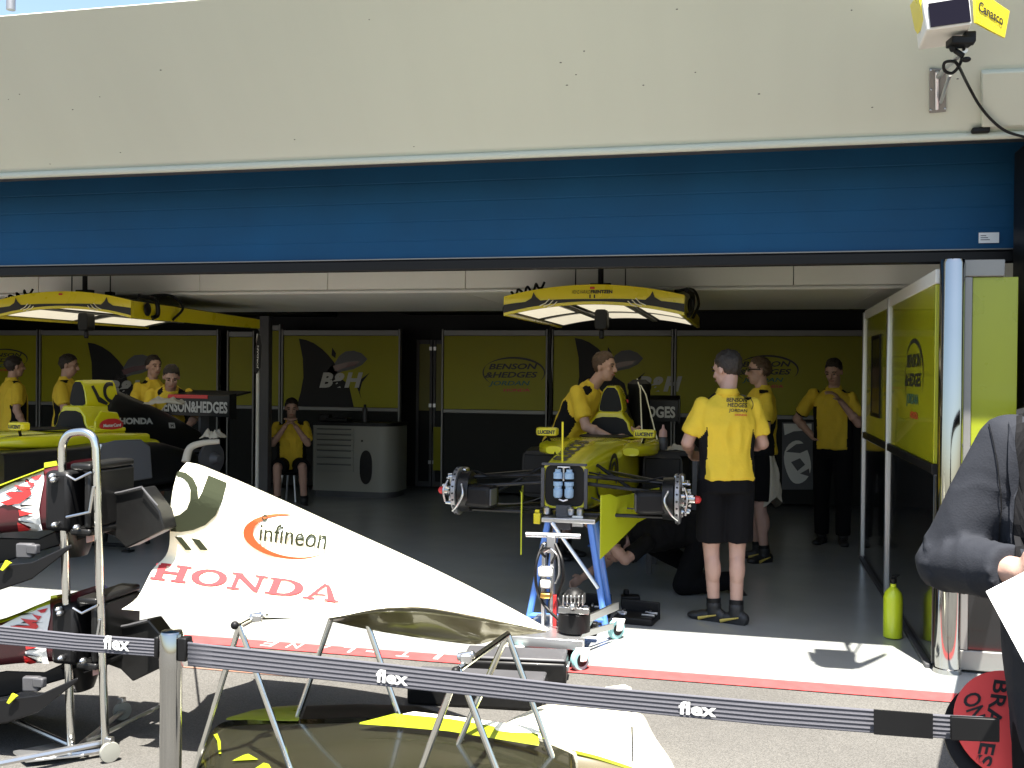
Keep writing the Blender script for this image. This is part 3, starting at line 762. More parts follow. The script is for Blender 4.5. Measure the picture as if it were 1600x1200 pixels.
b.tube([hp(-.078, -.01, .016), hp(-.07, .07, .018), hp(-.06, .094, .02)], .005, 6); b.tube([hp(.078, -.01, .016), hp(.07, .07, .018), hp(.06, .094, .02)], .005, 6); b.box(hp(0, .098, .018), (.02, .006, .008), M=p3['HM'])
b.build('glasses', M['gloss'], p3['t'])
b = MB()                                            # cloth hanging at his hip
c0 = U(1203, 712, 9.02); ringz = []
for i in range(9):
    t_ = i/8; z = c0.z-.40*t_; wd = .03+.075*t_*(1-.25*t_)
    ringz.append([V((c0.x+.02*sin(3*t_)+wd*(1+.25*cos(5*th+6*t_))*cos(th), c0.y+.035*(1+.3*cos(4*th))*sin(th), z-(.05*sin(th*2) if i == 8 else 0))) for th in [2*pi*q/18 for q in range(18)]])
b.loft(ringz); o = b.build('cloth', M['cloth'], origin=c0, smooth=70); tag(o, 'beige cloth hanging from the waist of the man in glasses', 'cloth')
p4 = person('mechanic standing by the partition with one hand on his hip and long black trousers', (.80, 10.25), -12, dict(
    eR=(.36, -.10, 1.19), wR=(.18, .02, 1.02), sR=(.19, -.01, 1.44), eL=(-.24, .10, 1.17), wL=(-.09, .22, 1.38), head=(0, .05, 1.65)),
    look=10, nod=22, bottom='trousers', group=CREW, seed=4, H=1.80)
p5 = person('mechanic sitting in front of the drawer cabinet with hands raised to his mouth', (-5.60, 11.75, -.04), 25, dict(
    pelvis=(0, 0, .50), waist=(0, .03, .63), chest=(0, .08, .85), neck=(0, .10, 1.05), head=(0, .16, 1.21), sR=(.17, .08, .99), sL=(-.17, .08, .99),
    eR=(.22, .26, .78), wR=(.07, .33, 1.0), eL=(-.2, .28, .78), wL=(-.05, .34, 1.0), hR=(.1, .02, .50), hL=(-.1, .02, .50), kR=(.16, .44, .50), kL=(-.14, .44, .50), aR=(.16, .42, .085), aL=(-.16, .40, .085)),
    look=0, nod=15, hair='hair', group=CREW, seed=6)
st = thing('stool', 'low black workshop stool under the sitting mechanic', 'stool', (-5.60, 11.75, 0))
b = MB(); b.lathe((-5.60, 11.75, .34), [(.17, 0), (.18, .015), (.17, .035)], 20); b.build('seat', M['black'], st)
for q in range(4):
    b = MB(); an = pi/4+q*pi/2; b.cyl((-5.60+.11*cos(an), 11.75+.11*sin(an), .339), (-5.60+.17*cos(an), 11.75+.17*sin(an), 0), .014); b.build('leg', M['steel'], st)
# crouching under the raised car
p6 = person('mechanic in dark clothes crouching on all fours under the raised car', (-.62, 7.6), -60, dict(
    pelvis=(0, -.28, .46), waist=(0, -.15, .47), chest=(0, .07, .44), neck=(0, .26, .40), head=(0, .39, .36), sR=(.165, .20, .40), sL=(-.165, .20, .40),
    eR=(.24, .34, .20), wR=(.18, .56, .10), eL=(-.24, .40, .30), wL=(-.22, .55, .46), hR=(.1, -.30, .44), hL=(-.1, -.30, .44),
    kL=(-.16, -.10, .08), aL=(-.20, -.50, .10), kR=(.22, -.05, .30), aR=(.22, -.42, .10)), look=0, nod=35, bottom='trousers', group=CREW, seed=7, darkshirt=True, feet=(V((-.6, -.75, -.05)), V((.75, -.5, -.5))), stripes=True)
# at the left car
p7 = person('mechanic bending over the rear of the left car with his head down', (-5.92, 9.5), 35, dict(
    pelvis=(0, -.10, .95), waist=(0, -.02, 1.08), chest=(0, .12, 1.28), neck=(0, .26, 1.44), head=(0, .38, 1.55), sR=(.18, .18, 1.38), sL=(-.18, .18, 1.38),
    eR=(.24, .30, 1.12), wR=(.16, .52, 1.04), eL=(-.24, .30, 1.14), wL=(-.14, .52, 1.04)), nod=28, group=CREW, seed=8)
p8 = person('mechanic standing in the gloom behind the bending man at the left car', (-6.5, 10.1), 60, dict(eR=(.25, .06, 1.16), wR=(.18, .3, 1.1)), nod=5, group=CREW, seed=9, H=1.80)
p9 = person('mechanic in the gloom beside the left car airbox facing right', (-7.45, 9.9), 110, dict(eR=(.24, .05, 1.16), wR=(.16, .3, 1.05), eL=(-.24, .05, 1.16), wL=(-.16, .3, 1.05)), nod=10, group=CREW, seed=10, H=1.80)
p10 = person('mechanic half out of frame in the gloom at the far left', (-8.15, 9.9), 150, {}, group=CREW, seed=11)

# man in the dark suit, close to the camera on the right
sx, sy = .665, 2.32
p11 = person('man in a charcoal suit reading a white sheet beside the belt barrier', (sx, sy), -8, dict(
    pelvis=(-.07, 0, .95), hR=(.015, 0, .92), hL=(-.16, 0, .92), kR=(.02, .02, .49), kL=(-.17, .02, .49), aR=(.02, -.02, .085), aL=(-.17, -.02, .085), waist=(-.05, .01, 1.08), sR=U(1580, 692, 2.27), sL=(-.19, -.01, 1.44), eR=U(1480, 880, 2.27), wR=U(1590, 893, 2.09), eL=(-.30, .06, 1.17), wL=(-.10, .28, 1.12)), look=-10, nod=30,
    bottom='trousers', top='suit', H=1.80, vox=.008, seed=13, hair='hair')
J = p11['J']; f_, r_ = p11['f'], p11['r']
b = MB()                                             # lapels and shirt front
def sf(u, h, d=0): return J['chest']+p11['rs']*u+V((0, 0, h))+p11['f']*(.155+d)
b.build('lapel', M['suit'], p11['t']) if False else b.b.free()
bvj = bvh_of(p11['shirt']); fj = proj(bvj, .004)
b = MB(); L_ = [(1546, 664), (1552, 690), (1558, 725), (1562, 770), (1563, 815), (1561, 846)]
flat(b, [[L_[i], L_[i+1], (L_[i+1][0]+2.2, L_[i+1][1]), (L_[i][0]+2.2, L_[i][1])] for i in range(len(L_)-1)], fj, cuts=1); b.build('seam', M['black'], p11['shirt'], smooth=0)
b = MB(); flat(b, [[(1588, 640), (1625, 630), (1625, 880), (1584, 872), (1586, 800), (1590, 740), (1586, 690)]], fj, cuts=3); b.build('shirt_front', M['shirtblk'], p11['shirt'], smooth=0)
b = MB(); flat(b, [[(1576, 662), (1587, 655), (1585, 690), (1589, 740), (1585, 800), (1582, 850), (1578, 790), (1574, 735)]], proj(bvj, .007), cuts=2); b.build('lapel', M['suit'], p11['shirt'], smooth=0, solid=.003)
b = MB(); pc = J['wR']+f_*.09-V((0, 0, .02))
px = lambda x, y, Y: U(x, y, Y)
Yp = pc.y-.02
q = [px(1541, 925, Yp), px(1600, 895, Yp+.03), px(1680, 870, Yp+.08), px(1720, 1010, Yp+.0), px(1622, 1075, Yp-.06)]
q = [px(1541, 925, Yp), px(1688, 850, Yp+.1), px(1752, 990, Yp+.03), px(1606, 1045, Yp-.07)]
b.prism(q, (0, .0015, .001)); o = b.build('paper_sheet', M['paper'], origin=q[0], smooth=0); tag(o, 'white sheet of paper held by the man in the suit', 'paper')
# ------------------------------------------------------------------ racing cars
M['car'] = mat('car_yellow', (.66, .60, .012), .2, var=.03, coat=.5)
def rr(y, w_, z0, z1, n=28, sq=4.0, x=0.0):
    out = []
    for i in range(n):
        th = 2*pi*i/n; c, s = cos(th), sin(th); e = 2/sq
        out.append(V((x+w_*abs(c)**e*(1 if c > 0 else -1), y, (z0+z1)/2+(z1-z0)/2*abs(s)**e*(1 if s > 0 else -1))))
    return out
def racing_car(label, loc, rotz, left):
    t = thing('racing_car', label, 'racing car', loc, rotz, group='stripped racing cars raised in the garage')
    B = lambda b, n, m, p=None, **k: b.build(n, m, p or t, local=True, **k)
    b = MB(); b.loft([rr(-.05, .145, .735, 1.035, sq=6), rr(.3, .17, .69, 1.062, sq=5), rr(.8, .215, .66, 1.088), rr(1.2, .26, .62, 1.105), rr(1.56, .30, .60, 1.112), rr(2.3, .30, .60, 1.06), rr(2.9, .26, .60, .98)])
    tub = B(b, 'monocoque', M['car'])
    b = MB(); b.loft([rr(-.055, .13, .75, 1.02, sq=6), rr(-.051, .13, .75, 1.02, sq=6)]); bk = B(b, 'bulkhead', M['black'], tub)
    b = MB()
    for s in (1, -1): b.bb((s*.143-.012, -.075, .74), (s*.143+.012, -.056, 1.0))
    b.bb((-.15, -.08, 1.018), (.15, -.056, 1.034)); b.bb((-.05, -.09, .60), (.05, -.056, .76))
    B(b, 'bulkhead_frame', M['darkgrey'], tub, bevel=.004)
    for s in (1, -1):
        b = MB(); b.lathe((s*.037, -.09, .81), [(.022, 0), (.03, .012), (.03, .055), (.024, .06), (.024, .075), (.031, .08), (.031, .105)], 16); B(b, 'damper_reservoir', M['bluepale'], tub)
        b = MB(); b.lathe((s*.037, -.09, .935), [(.031, 0), (.031, .035), (.02, .045), (.02, .06)], 16); B(b, 'reservoir_cap', M['bluepale'], tub)
    b = MB(); b.tube([(-.04, -.09, .995), (-.04, -.09, 1.01), (.04, -.09, 1.01), (.04, -.09, .995)], .005, 6); b.tube([(0, -.095, .92), (0, -.095, 1.01)], .006, 6); b.tube([(-.03, -.095, .80), (0, -.1, .79), (.03, -.095, .80)], .006, 6); B(b, 'brake_pipe', M['steel'], tub)
    b = MB()
    for x in (-.11, .05, .11): b.lathe((x, -.09, .70), [(.02, 0), (.024, .01), (.024, .04), (.014, .05)], 12)
    b.box((.10, -.1, .665), (.07, .04, .07)); B(b, 'steering_fitting', M['steel'], tub)
    b = MB(); b.box((-.17, -.1, .67), (.045, .04, .07)); b.box((-.17, -.1, .718), (.03, .03, .02)); B(b, 'yellow_fitting', M['yellow'], tub, bevel=.004)
    if not left:                                        # lettering along the top of the nose
        bt = bvh_of(tub); b = MB(); text(b, 'SUSCOS', (884, 721), (38, -31), (-22, -2.5), proj(bt, .003), bold=.04, cuts=1)
        b.build('lettering', M['blackletter'], tub, smooth=0)
    for s in (1, -1):                                   # horn sign on the flank
        b = MB()
        def side(y, z): return V((s*(.152+.085*y/1.0+.004), y, z))
        for (cy, cz, ro, ri, a0, a1) in ((.75, .92, .16, .115, -60, 200), (.75, .92, .085, .05, -60, 210), (.32, .86, .12, .09, 90, 270)):
            P = [(cy+ro*cos(radians(a_)), cz+ro*.8*sin(radians(a_))) for a_ in range(a0, a1+1, 20)] + [(cy+ri*cos(radians(a_)), cz+ri*.8*sin(radians(a_))) for a_ in range(a1, a0-1, -20)]
            vs = [side(*p) for p in P]; n_ = len(vs)//2
            for i in range(n_-1): b.poly([vs[i], vs[i+1], vs[-2-i], vs[-1-i]])
        B(b, 'horn_sign', M['blackletter'], tub, smooth=0)
    b = MB(); b.cyl((-.03, .02, 1.03), (-.03, .02, 1.30), .007); B(b, 'antenna', M['yellow'], tub)
    # shoulders, mirrors
    for s in (1, -1):
        b = MB(); b.loft([rr(1.12, .06, 1.0, 1.06, sq=3, x=s*.30), rr(1.3, .12, .985, 1.085, sq=4, x=s*.33), rr(1.75, .13, .96, 1.09, sq=4, x=s*.34), rr(2.6, .10, .93, 1.05, x=s*.32)])
        B(b, 'shoulder_panel', M['car'])
        b = MB(); b.loft([rr(1.26, .078, 1.135, 1.19, sq=5, x=s*.385), rr(1.28, .088, 1.128, 1.198, sq=5, x=s*.385), rr(1.33, .086, 1.13, 1.196, sq=5, x=s*.385)])
        mi = B(b, 'mirror', M['yellow'])
        b = MB(); b.cyl((s*.385, 1.30, 1.13), (s*.36, 1.34, 1.06), .011); B(b, 'mirror_stalk', M['black'], mi)
        b = MB(); text(b, 'LUCENT', (s*.385-.07, 1.256, 1.145), (.14, 0, 0), (0, 0, .03), bold=.04); B(b, 'lettering', M['blackletter'], mi, smooth=0)
    # cockpit and headrest
    b = MB(); b.loft([[V((.20*cos(a_), 1.80+.26*sin(a_), 1.116)) for a_ in [2*pi*k/24 for k in range(24)]], [V((.21*cos(a_), 1.80+.27*sin(a_), 1.105)) for a_ in [2*pi*k/24 for k in range(24)]]]); B(b, 'cockpit_opening', M['black'], tub)
    arch = [(-.27, 1.085), (-.20, 1.10), (-.165, 1.14), (-.15, 1.20), (-.12, 1.235), (-.06, 1.25), (.06, 1.25), (.12, 1.235), (.15, 1.20), (.165, 1.14), (.20, 1.10), (.27, 1.085)]
    outer = [(-.29, 1.07), (-.29, 1.105), (-.215, 1.115), (-.185, 1.15), (-.17, 1.215), (-.13, 1.262), (-.105, 1.30), (.105, 1.30), (.13, 1.262), (.17, 1.215), (.185, 1.15), (.215, 1.115), (.29, 1.105), (.29, 1.07)]
    b = MB(); b.prism([(x, 2.1, z) for x, z in outer], (0, .35, 0)); hd = B(b, 'headrest_surround', M['car'], bevel=.012)
    b = MB(); b.prism([(x*1.0, 2.092, z+.006) for x, z in arch], (0, .006, 0)); B(b, 'headrest', M['black'], hd, smooth=0)
    tri = lambda k, y, e=0: [V((x*k*.80-.0, y, 1.40+(z-1.40)*k+e)) for x, z in [(-.135, 1.30), (-.138, 1.33), (-.115, 1.42), (-.085, 1.49), (-.045, 1.525), (.045, 1.525), (.085, 1.49), (.115, 1.42), (.138, 1.33), (.135, 1.30), (.09, 1.287), (-.09, 1.287)]]
    b = MB(); b.loft([tri(.96, 2.17), tri(1.0, 2.2), tri(1.02, 2.36), tri(.98, 2.52)]); rh = B(b, 'roll_hoop', M['car'], bevel=.006)
    b = MB(); b.loft([tri(.87, 2.163), tri(.87, 2.169)]); B(b, 'air_intake', M['black'], rh, smooth=0)
    b = MB(); text(b, 'GRAND PRIX', (-.06, 2.095, 1.268), (.12, 0, 0), (0, 0, .012)); B(b, 'lettering', M['blackletter'], hd, smooth=0) if False else b.b.free()
    # engine cover, sidepods, floor
    b = MB(); b.loft([rr(2.3, .24, .70, 1.18, sq=3), rr(2.5, .14, .70, 1.46, sq=2.6), rr(2.9, .12, .72, 1.32, sq=2.4), rr(3.2, .12, .74, 1.20, sq=2.4), rr(3.6, .08, .76, 1.02, sq=2.4)])
    ec = B(b, 'engine_cover', M['carbon'])
    for s in (1, -1):
        b = MB(); b.loft(([rr(1.0, .15, .66, .98, sq=6, x=s*.47)] if left else [])+[rr(1.62, .16, .60, .985, sq=6, x=s*.50), rr(1.9, .19, .59, 1.0, sq=6, x=s*.50), rr(2.6, .19, .59, .97, sq=5, x=s*.47), rr(3.1, .13, .59, .86, sq=4, x=s*.36), rr(3.4, .07, .59, .74, sq=3, x=s*.25)])
        sp = B(b, 'sidepod', M['carbon'])
        b = MB(); b.bb((s*.36 if s > 0 else -.64, 1.605, .63), (.64 if s > 0 else -.36, 1.618, .95)); B(b, 'radiator', M['black'], sp, bevel=.01)
        if left and s > 0:
            pts = [(1.82, .66), (1.75, .90), (1.79, 1.005), (1.95, 1.03), (2.22, 1.025), (2.32, .96), (2.35, .68)]
            b = MB(); b.prism([(s*.700, y, z) for y, z in pts], (s*.03, 0, 0)); B(b, 'duct_panel', M['midgrey'], sp, bevel=.012)
            b = MB(); b.tube([(s*.735, 1.82, .66), (s*.735, 1.75, .90), (s*.735, 1.79, 1.005)], .012, 8); B(b, 'duct_edge', M['alu'], sp)
    b = MB(); b.bb((-.66, 1.3, .545), (.66, 3.5, .565)); b.bb((-.15, .9, .525), (.15, 3.4, .544)); B(b, 'floor', M['carbon'], bevel=.004)
    # suspension
    for s in (1, -1):
        for pts in ([(s*.14, .0, .945), (s*.64, .02, .915)], [(s*.20, .55, .93), (s*.64, .03, .92)], [(s*.08, -.03, .70), (s*.66, .0, .70)], [(s*.19, .6, .69), (s*.66, .04, .70)], [(s*.14, -.02, .90), (s*.64, -.06, .86)], [(s*.17, .25, 1.0), (s*.62, .03, .74)]):
            b = MB(); b.tube([V(pts[0]), V(pts[1])], .0125, 8); B(b, 'wishbone', M['carbon'] if pts[0][2] < .98 else M['black'])
        b = MB(); b.lathe((s*.735, 0, .82), [(.075, -.018), (.155, -.016), (.16, -.012), (.16, .012), (.155, .016), (.075, .018)], 36, V((1, 0, 0))); dsk = B(b, 'brake_disc', M['grey'])
        b = MB()
        for k in range(22):
            a_ = 2*pi*k/22; b.cyl((s*.735-.006, .1605*cos(a_), .82+.1605*sin(a_)), (s*.735+.006, .1605*cos(a_), .82+.1605*sin(a_)), .006, seg=6)
        B(b, 'vent_hole', M['black'], dsk)
        b = MB(); b.lathe((s*.64, 0, .82), [(.05, -.02), (.135, 0), (.14, .07)], 28, V((s, 0, 0))); B(b, 'brake_drum', M['carbon'], dsk)
        b = MB(); b.box((s*.56, -.06, .80), (.20, .16, .15), rz=s*.18); duct = B(b, 'brake_duct', M['black'], bevel=.03)
        b = MB(); b.box((s*.47, -.10, .80), (.012, .10, .11), rz=s*.18); B(b, 'duct_mouth', M['darkgrey'], duct, bevel=.01)
        b = MB(); b.lathe((s*.755, 0, .82), [(.07, 0), (.072, .02), (.05, .03), (.035, .05), (.03, .085)], 20, V((s, 0, 0)))
        for k in range(5):
            a_ = 2*pi*k/5+.3; b.cyl((s*.76, .095*cos(a_), .82+.095*sin(a_)), (s*.81, .095*cos(a_), .82+.095*sin(a_)), .016, .011, 10)
        B(b, 'hub', M['chrome'], dsk)
        b = MB(); b.lathe((s*.84, 0, .82), [(.02, 0), (.026, .005), (.022, .03), (.008, .04)], 12, V((s, 0, 0))); B(b, 'wheel_nut', M['red'], dsk)
        b = MB(); b.box((s*.735, .10, .90), (.07, .10, .14)); B(b, 'caliper', M['steel'], dsk, bevel=.012)
        b = MB(); b.tube(smoothpath([(s*.68, -.13, .88), (s*.66, -.17, .82), (s*.70, -.16, .74), (s*.74, -.13, .70)]), .008, 8); B(b, 'brake_line', M['steel'], dsk)
        b = MB(); b.tube(smoothpath([(s*.78, -.11, .90), (s*.80, -.15, .84), (s*.79, -.14, .76)]), .007, 8); B(b, 'brake_line', M['steel'], dsk)
        b = MB(); rnd = random.Random(5+s)
        for k in range(16):
            a_ = 2*pi*k/16; rr_2 = rnd.uniform(.045, .13); q = V((s*(.755+rnd.uniform(0, .05)), rr_2*cos(a_), .82+rr_2*sin(a_)))
            if k % 2: b.cyl(q, q+V((s*rnd.uniform(.01, .035), 0, 0)), rnd.uniform(.006, .013), seg=8)
            else: b.box(q, (rnd.uniform(.012, .03), rnd.uniform(.015, .035), rnd.uniform(.015, .035)), rz=rnd.uniform(0, 3))
        B(b, 'upright', M['steel'], dsk, bevel=.003)
        b = MB(); b.tube(smoothpath([(s*.15, .02, .97), (s*.30, -.04, .955), (s*.5, -.02, .93), (s*.64, .06, .95), (s*.70, .08, .92)]), .006, 7); B(b, 'brake_hose', M['black'])
        b = MB(); b.tube(smoothpath([(s*.14, .1, .80), (s*.32, .12, .74), (s*.5, .1, .735), (s*.66, .07, .78)]), .005, 7); B(b, 'sensor_cable', M['darkgrey'])
        # barge board
        P = [(.255, -.18, .845), (.30, -.12, .85), (.33, -.02, .82), (.56, .55, .83), (.56, .55, .66), (.44, .25, .62), (.38, .10, .56), (.255, -.18, .44)]
        P = [(s*(.255+(x-.255)*(1 if s > 0 else .50)), y, z) for x, y, z in P]
        b = MB(); b.prism(P, (s*.008, -.003, 0)); B(b, 'bargeboard', M['lime'])
    # rear wing
    b = MB(); b.bb((-.49, 3.55, 1.165), (.49, 3.58, 1.375)); b.loft([[V((x, 3.583, 1.38)), V((x, 3.85, 1.42)), V((x, 3.85, 1.40)), V((x, 3.583, 1.36))] for x in (-.49, .49)])
    rw = B(b, 'rear_wing', M['carbon'], bevel=.004)
    b = MB(); b.bb((-.34, 3.54, 1.342), (.20, 3.549, 1.378)); B(b, 'red_stripe', M['red'], rw, bevel=.002)
    b = MB(); text(b, 'BENSON&HEDGES', (-.46, 3.544, 1.20), (.92, 0, 0), (0, 0, .115), bold=.035); B(b, 'lettering', M['greyletter'], rw, smooth=0)
    for s in (1, -1):
        b = MB(); b.prism([(s*.495, 3.52, 1.15), (s*.495, 3.52, 1.39), (s*.495, 3.62, 1.40), (s*.495, 3.62, 1.14)], (s*.012, 0, 0)); B(b, 'wing_endplate', M['carbon'], rw)
    b = MB(); b.loft([rr(3.3, .16, .62, .86, sq=3), rr(3.6, .12, .64, .84, sq=3), rr(3.85, .07, .68, .82, sq=3)]); b.box((0, 3.7, 1.0), (.03, .12, .35)); B(b, 'gearbox', M['darkgrey'])
    for s in (1, -1):
        for p_ in ([(s*.12, 3.35, .80), (s*.62, 3.1, .86)], [(s*.12, 3.3, .66), (s*.62, 3.1, .72)], [(s*.1, 3.6, .80), (s*.62, 3.15, .86)]):
            b = MB(); b.tube(p_, .013, 8); B(b, 'wishbone', M['carbon'])
        b = MB(); b.lathe((s*.68, 3.1, .80), [(.05, -.03), (.15, -.016), (.155, .016), (.06, .03), (.03, .1)], 28, V((s, 0, 0))); B(b, 'rear_hub', M['darkgrey'])
    if left:
        fnL = lambda y, z: V((.10+.125*(1-abs((y-2.36)/1.4))+.02, y, z))
        bv = bvh_local(ec); bh = bvh_local(rh)
        def on(bvh, off=.004):
            def fn(y, z):
                h = bvh.ray_cast(V((2, y, z)), V((-1, 0, 0))); return (h[0]+V((off, 0, 0))) if h[0] else V((.14, y, z))
            return fn
        b = MB(); text(b, 'HONDA', (2.50, 1.125), (.42, -.015), (0, .060), on(bv), bold=.05, cuts=1)
        flat(b, [[(3.12, 1.065), (3.20, 1.06), (3.20, 1.112), (3.12, 1.117)]], on(bv), cuts=1)
        B(b, 'lettering', M['greyletter'], ec, smooth=0)
        b = MB(); text(b, 'H', (3.14, 1.073), (.04, 0), (0, .032), on(bv, .007), bold=.06); B(b, 'lettering', M['blackletter'], ec, smooth=0)
        b = MB(); cy, cz = 2.46, 1.41
        P = [(cy+.105*cos(radians(a_)), cz+.10*sin(radians(a_))) for a_ in range(70, 291, 20)]+[(cy+.07*cos(radians(a_)), cz+.065*sin(radians(a_))) for a_ in range(290, 69, -20)]
        n_ = len(P)//2
        flat(b, [[P[i], P[i+1], P[-2-i], P[-1-i]] for i in range(n_-1)], on(bh, .006), cuts=1)
        P = [(2.24, 1.47), (2.27, 1.48), (2.31, 1.38), (2.40, 1.32), (2.38, 1.30), (2.29, 1.33)]
        flat(b, [P], on(bh, .006), cuts=1); B(b, 'horn_sign', M['blackletter'], rh, smooth=0)
        b = MB(); b.prism([(.255, 2.12, 1.04), (.255, 2.12, 1.17), (.235, 2.2, 1.26), (.235, 2.38, 1.24), (.25, 2.46, 1.05), (.255, 2.4, 1.0)], (.025, 0, 0)); pnl = B(b, 'side_panel', M['car'], bevel=.01)
        b = MB(); b.ell((.284, 2.29, 1.13), (.008, .13, .06), seg=24, rows=12); B(b, 'red_oval', M['red'], pnl)
        b = MB(); text(b, 'MasterCard', (.2935, 2.195, 1.115), (0, .19, 0), (0, 0, .03), bold=.03); B(b, 'lettering', M['letter'], pnl, smooth=0)
    else:
        b = MB(); b.lathe((.19, 2.72, .98), [(.10, 0), (.105, .02), (.10, .50), (.11, .52), (.11, .56), (.06, .6)], 22); B(b, 'oil_tank', M['black'])
        b = MB(); b.tube([(.30, 1.95, 1.08), (.22, 2.5, 1.5), (.17, 2.7, 1.58)], .006, 6); b.tube([(.42, 2.2, 1.0), (.27, 2.5, 1.45), (.17, 2.7, 1.585)], .006, 6); B(b, 'cable', M['cream'])
    return t
def bvh_local(o):
    bm = bmesh.new(); bm.from_mesh(o.data); t = bvhtree.BVHTree.FromBMesh(bm); bm.free(); return t
CX, CY = -1.17, 6.58
racing_car('raised yellow racing car without wheels or nose, its open front bulkhead facing the camera', (CX, CY, 0), 0, False)
racing_car('raised yellow and black racing car seen from its side at the left edge', (-6.3, 5.72, 0), radians(-14), True)

# white cloths lying on the left car
def crumple(name, label, c, size, m, seed, rz=0.0, cat='cloth'):
    b = MB(); n = 26; Rm = Matrix.Rotation(rz, 3, 'Z'); vs = []
    for j in range(n):
        row = []
        for i in range(n):
            u, v_ = i/(n-1)*2-1, j/(n-1)*2-1
            q = V((u*1.6+seed, v_*1.6, seed)); h = noise.noise(q)*.6+noise.noise(q*2.6)*.35
            e = 1+.25*noise.noise(V((u*2, v_*2, seed+5)))
            fall = 1-.75*max(abs(u), abs(v_))**3
            row.append(b.v(V(c)+Rm @ V((u*size[0]*e, v_*size[1]*e, size[2]*max(0, (h+.55)*fall)))))
        vs.append(row)
    for j in range(n-1):
        for i in range(n-1): b.face([vs[j][i], vs[j][i+1], vs[j+1][i+1], vs[j+1][i]])
    o = b.build(name, m, origin=c, smooth=70, solid=.004); return tag(o, label, cat)
crumple('cloth', 'white cloth draped over the engine cover of the left car', U(258, 632, 8.45), (.17, .10, .09), M['cloth'], 3, .3)
crumple('cloth', 'small crumpled cloth at the rear of the left car', U(333, 685, 8.3), (.09, .08, .10), M['cloth'], 9)
b = MB(); pts = [U(290, 722, 7.6), U(297, 700, 7.65), U(318, 692, 7.7), U(343, 690, 7.75)]
b.tube(smoothpath(pts, 5), [.036-.001*i for i in range(16)], 10); o = b.build('cloth', M['cloth'], origin=pts[0], smooth=70); tag(o, 'twisted pale cloth hanging off the side of the left car', 'cloth')

# steel stands under the cars
def axle_stand(label, x, y, z, wd, m, dep=.25):
    t = thing('trestle_stand', label, 'stand', (x, y, 0))
    for s in (1, -1):
        b = MB(); b.tube([(x+s*wd*.55, y, z), (x+s*wd, y-.05, .02)], .021, 8); b.build('leg', m, t)
        b = MB(); b.tube([(x+s*wd*.5, y+dep, z), (x+s*wd*.9, y+dep+.05, .02)], .021, 8); b.build('leg', m, t)
    b = MB(); b.tube([(x-wd, y-.05, .06), (x+wd, y-.05, .06)], .018, 8); b.build('crossbar', m, t)
    b = MB(); b.bb((x-wd*.7, y-.03, z), (x+wd*.7, y+dep+.03, z+.03)); b.build('top_plate', M['steel'], t, bevel=.005)
    b = MB(); b.tube([(x-wd*.42, y-.03, z), (x+wd*.82, y-.06, .26)], .013, 8); b.build('brace', M['alu'], t)
    for s in (1, -1):
        b = MB(); b.bb((x+s*wd-.04, y-.09, 0), (x+s*wd+.04, y-.01, .02)); b.build('foot', m, t)
    return t
axle_stand('blue A-frame stand holding up the front of the raised car', -1.12, 6.42, .66, .25, M['blue'], .3)
axle_stand('blue stand under the rear of the raised car', -1.17, 9.5, .52, .25, M['blue'])
axle_stand('black stand under the side of the left car', -5.6, 8.0, .52, .25, M['black'])

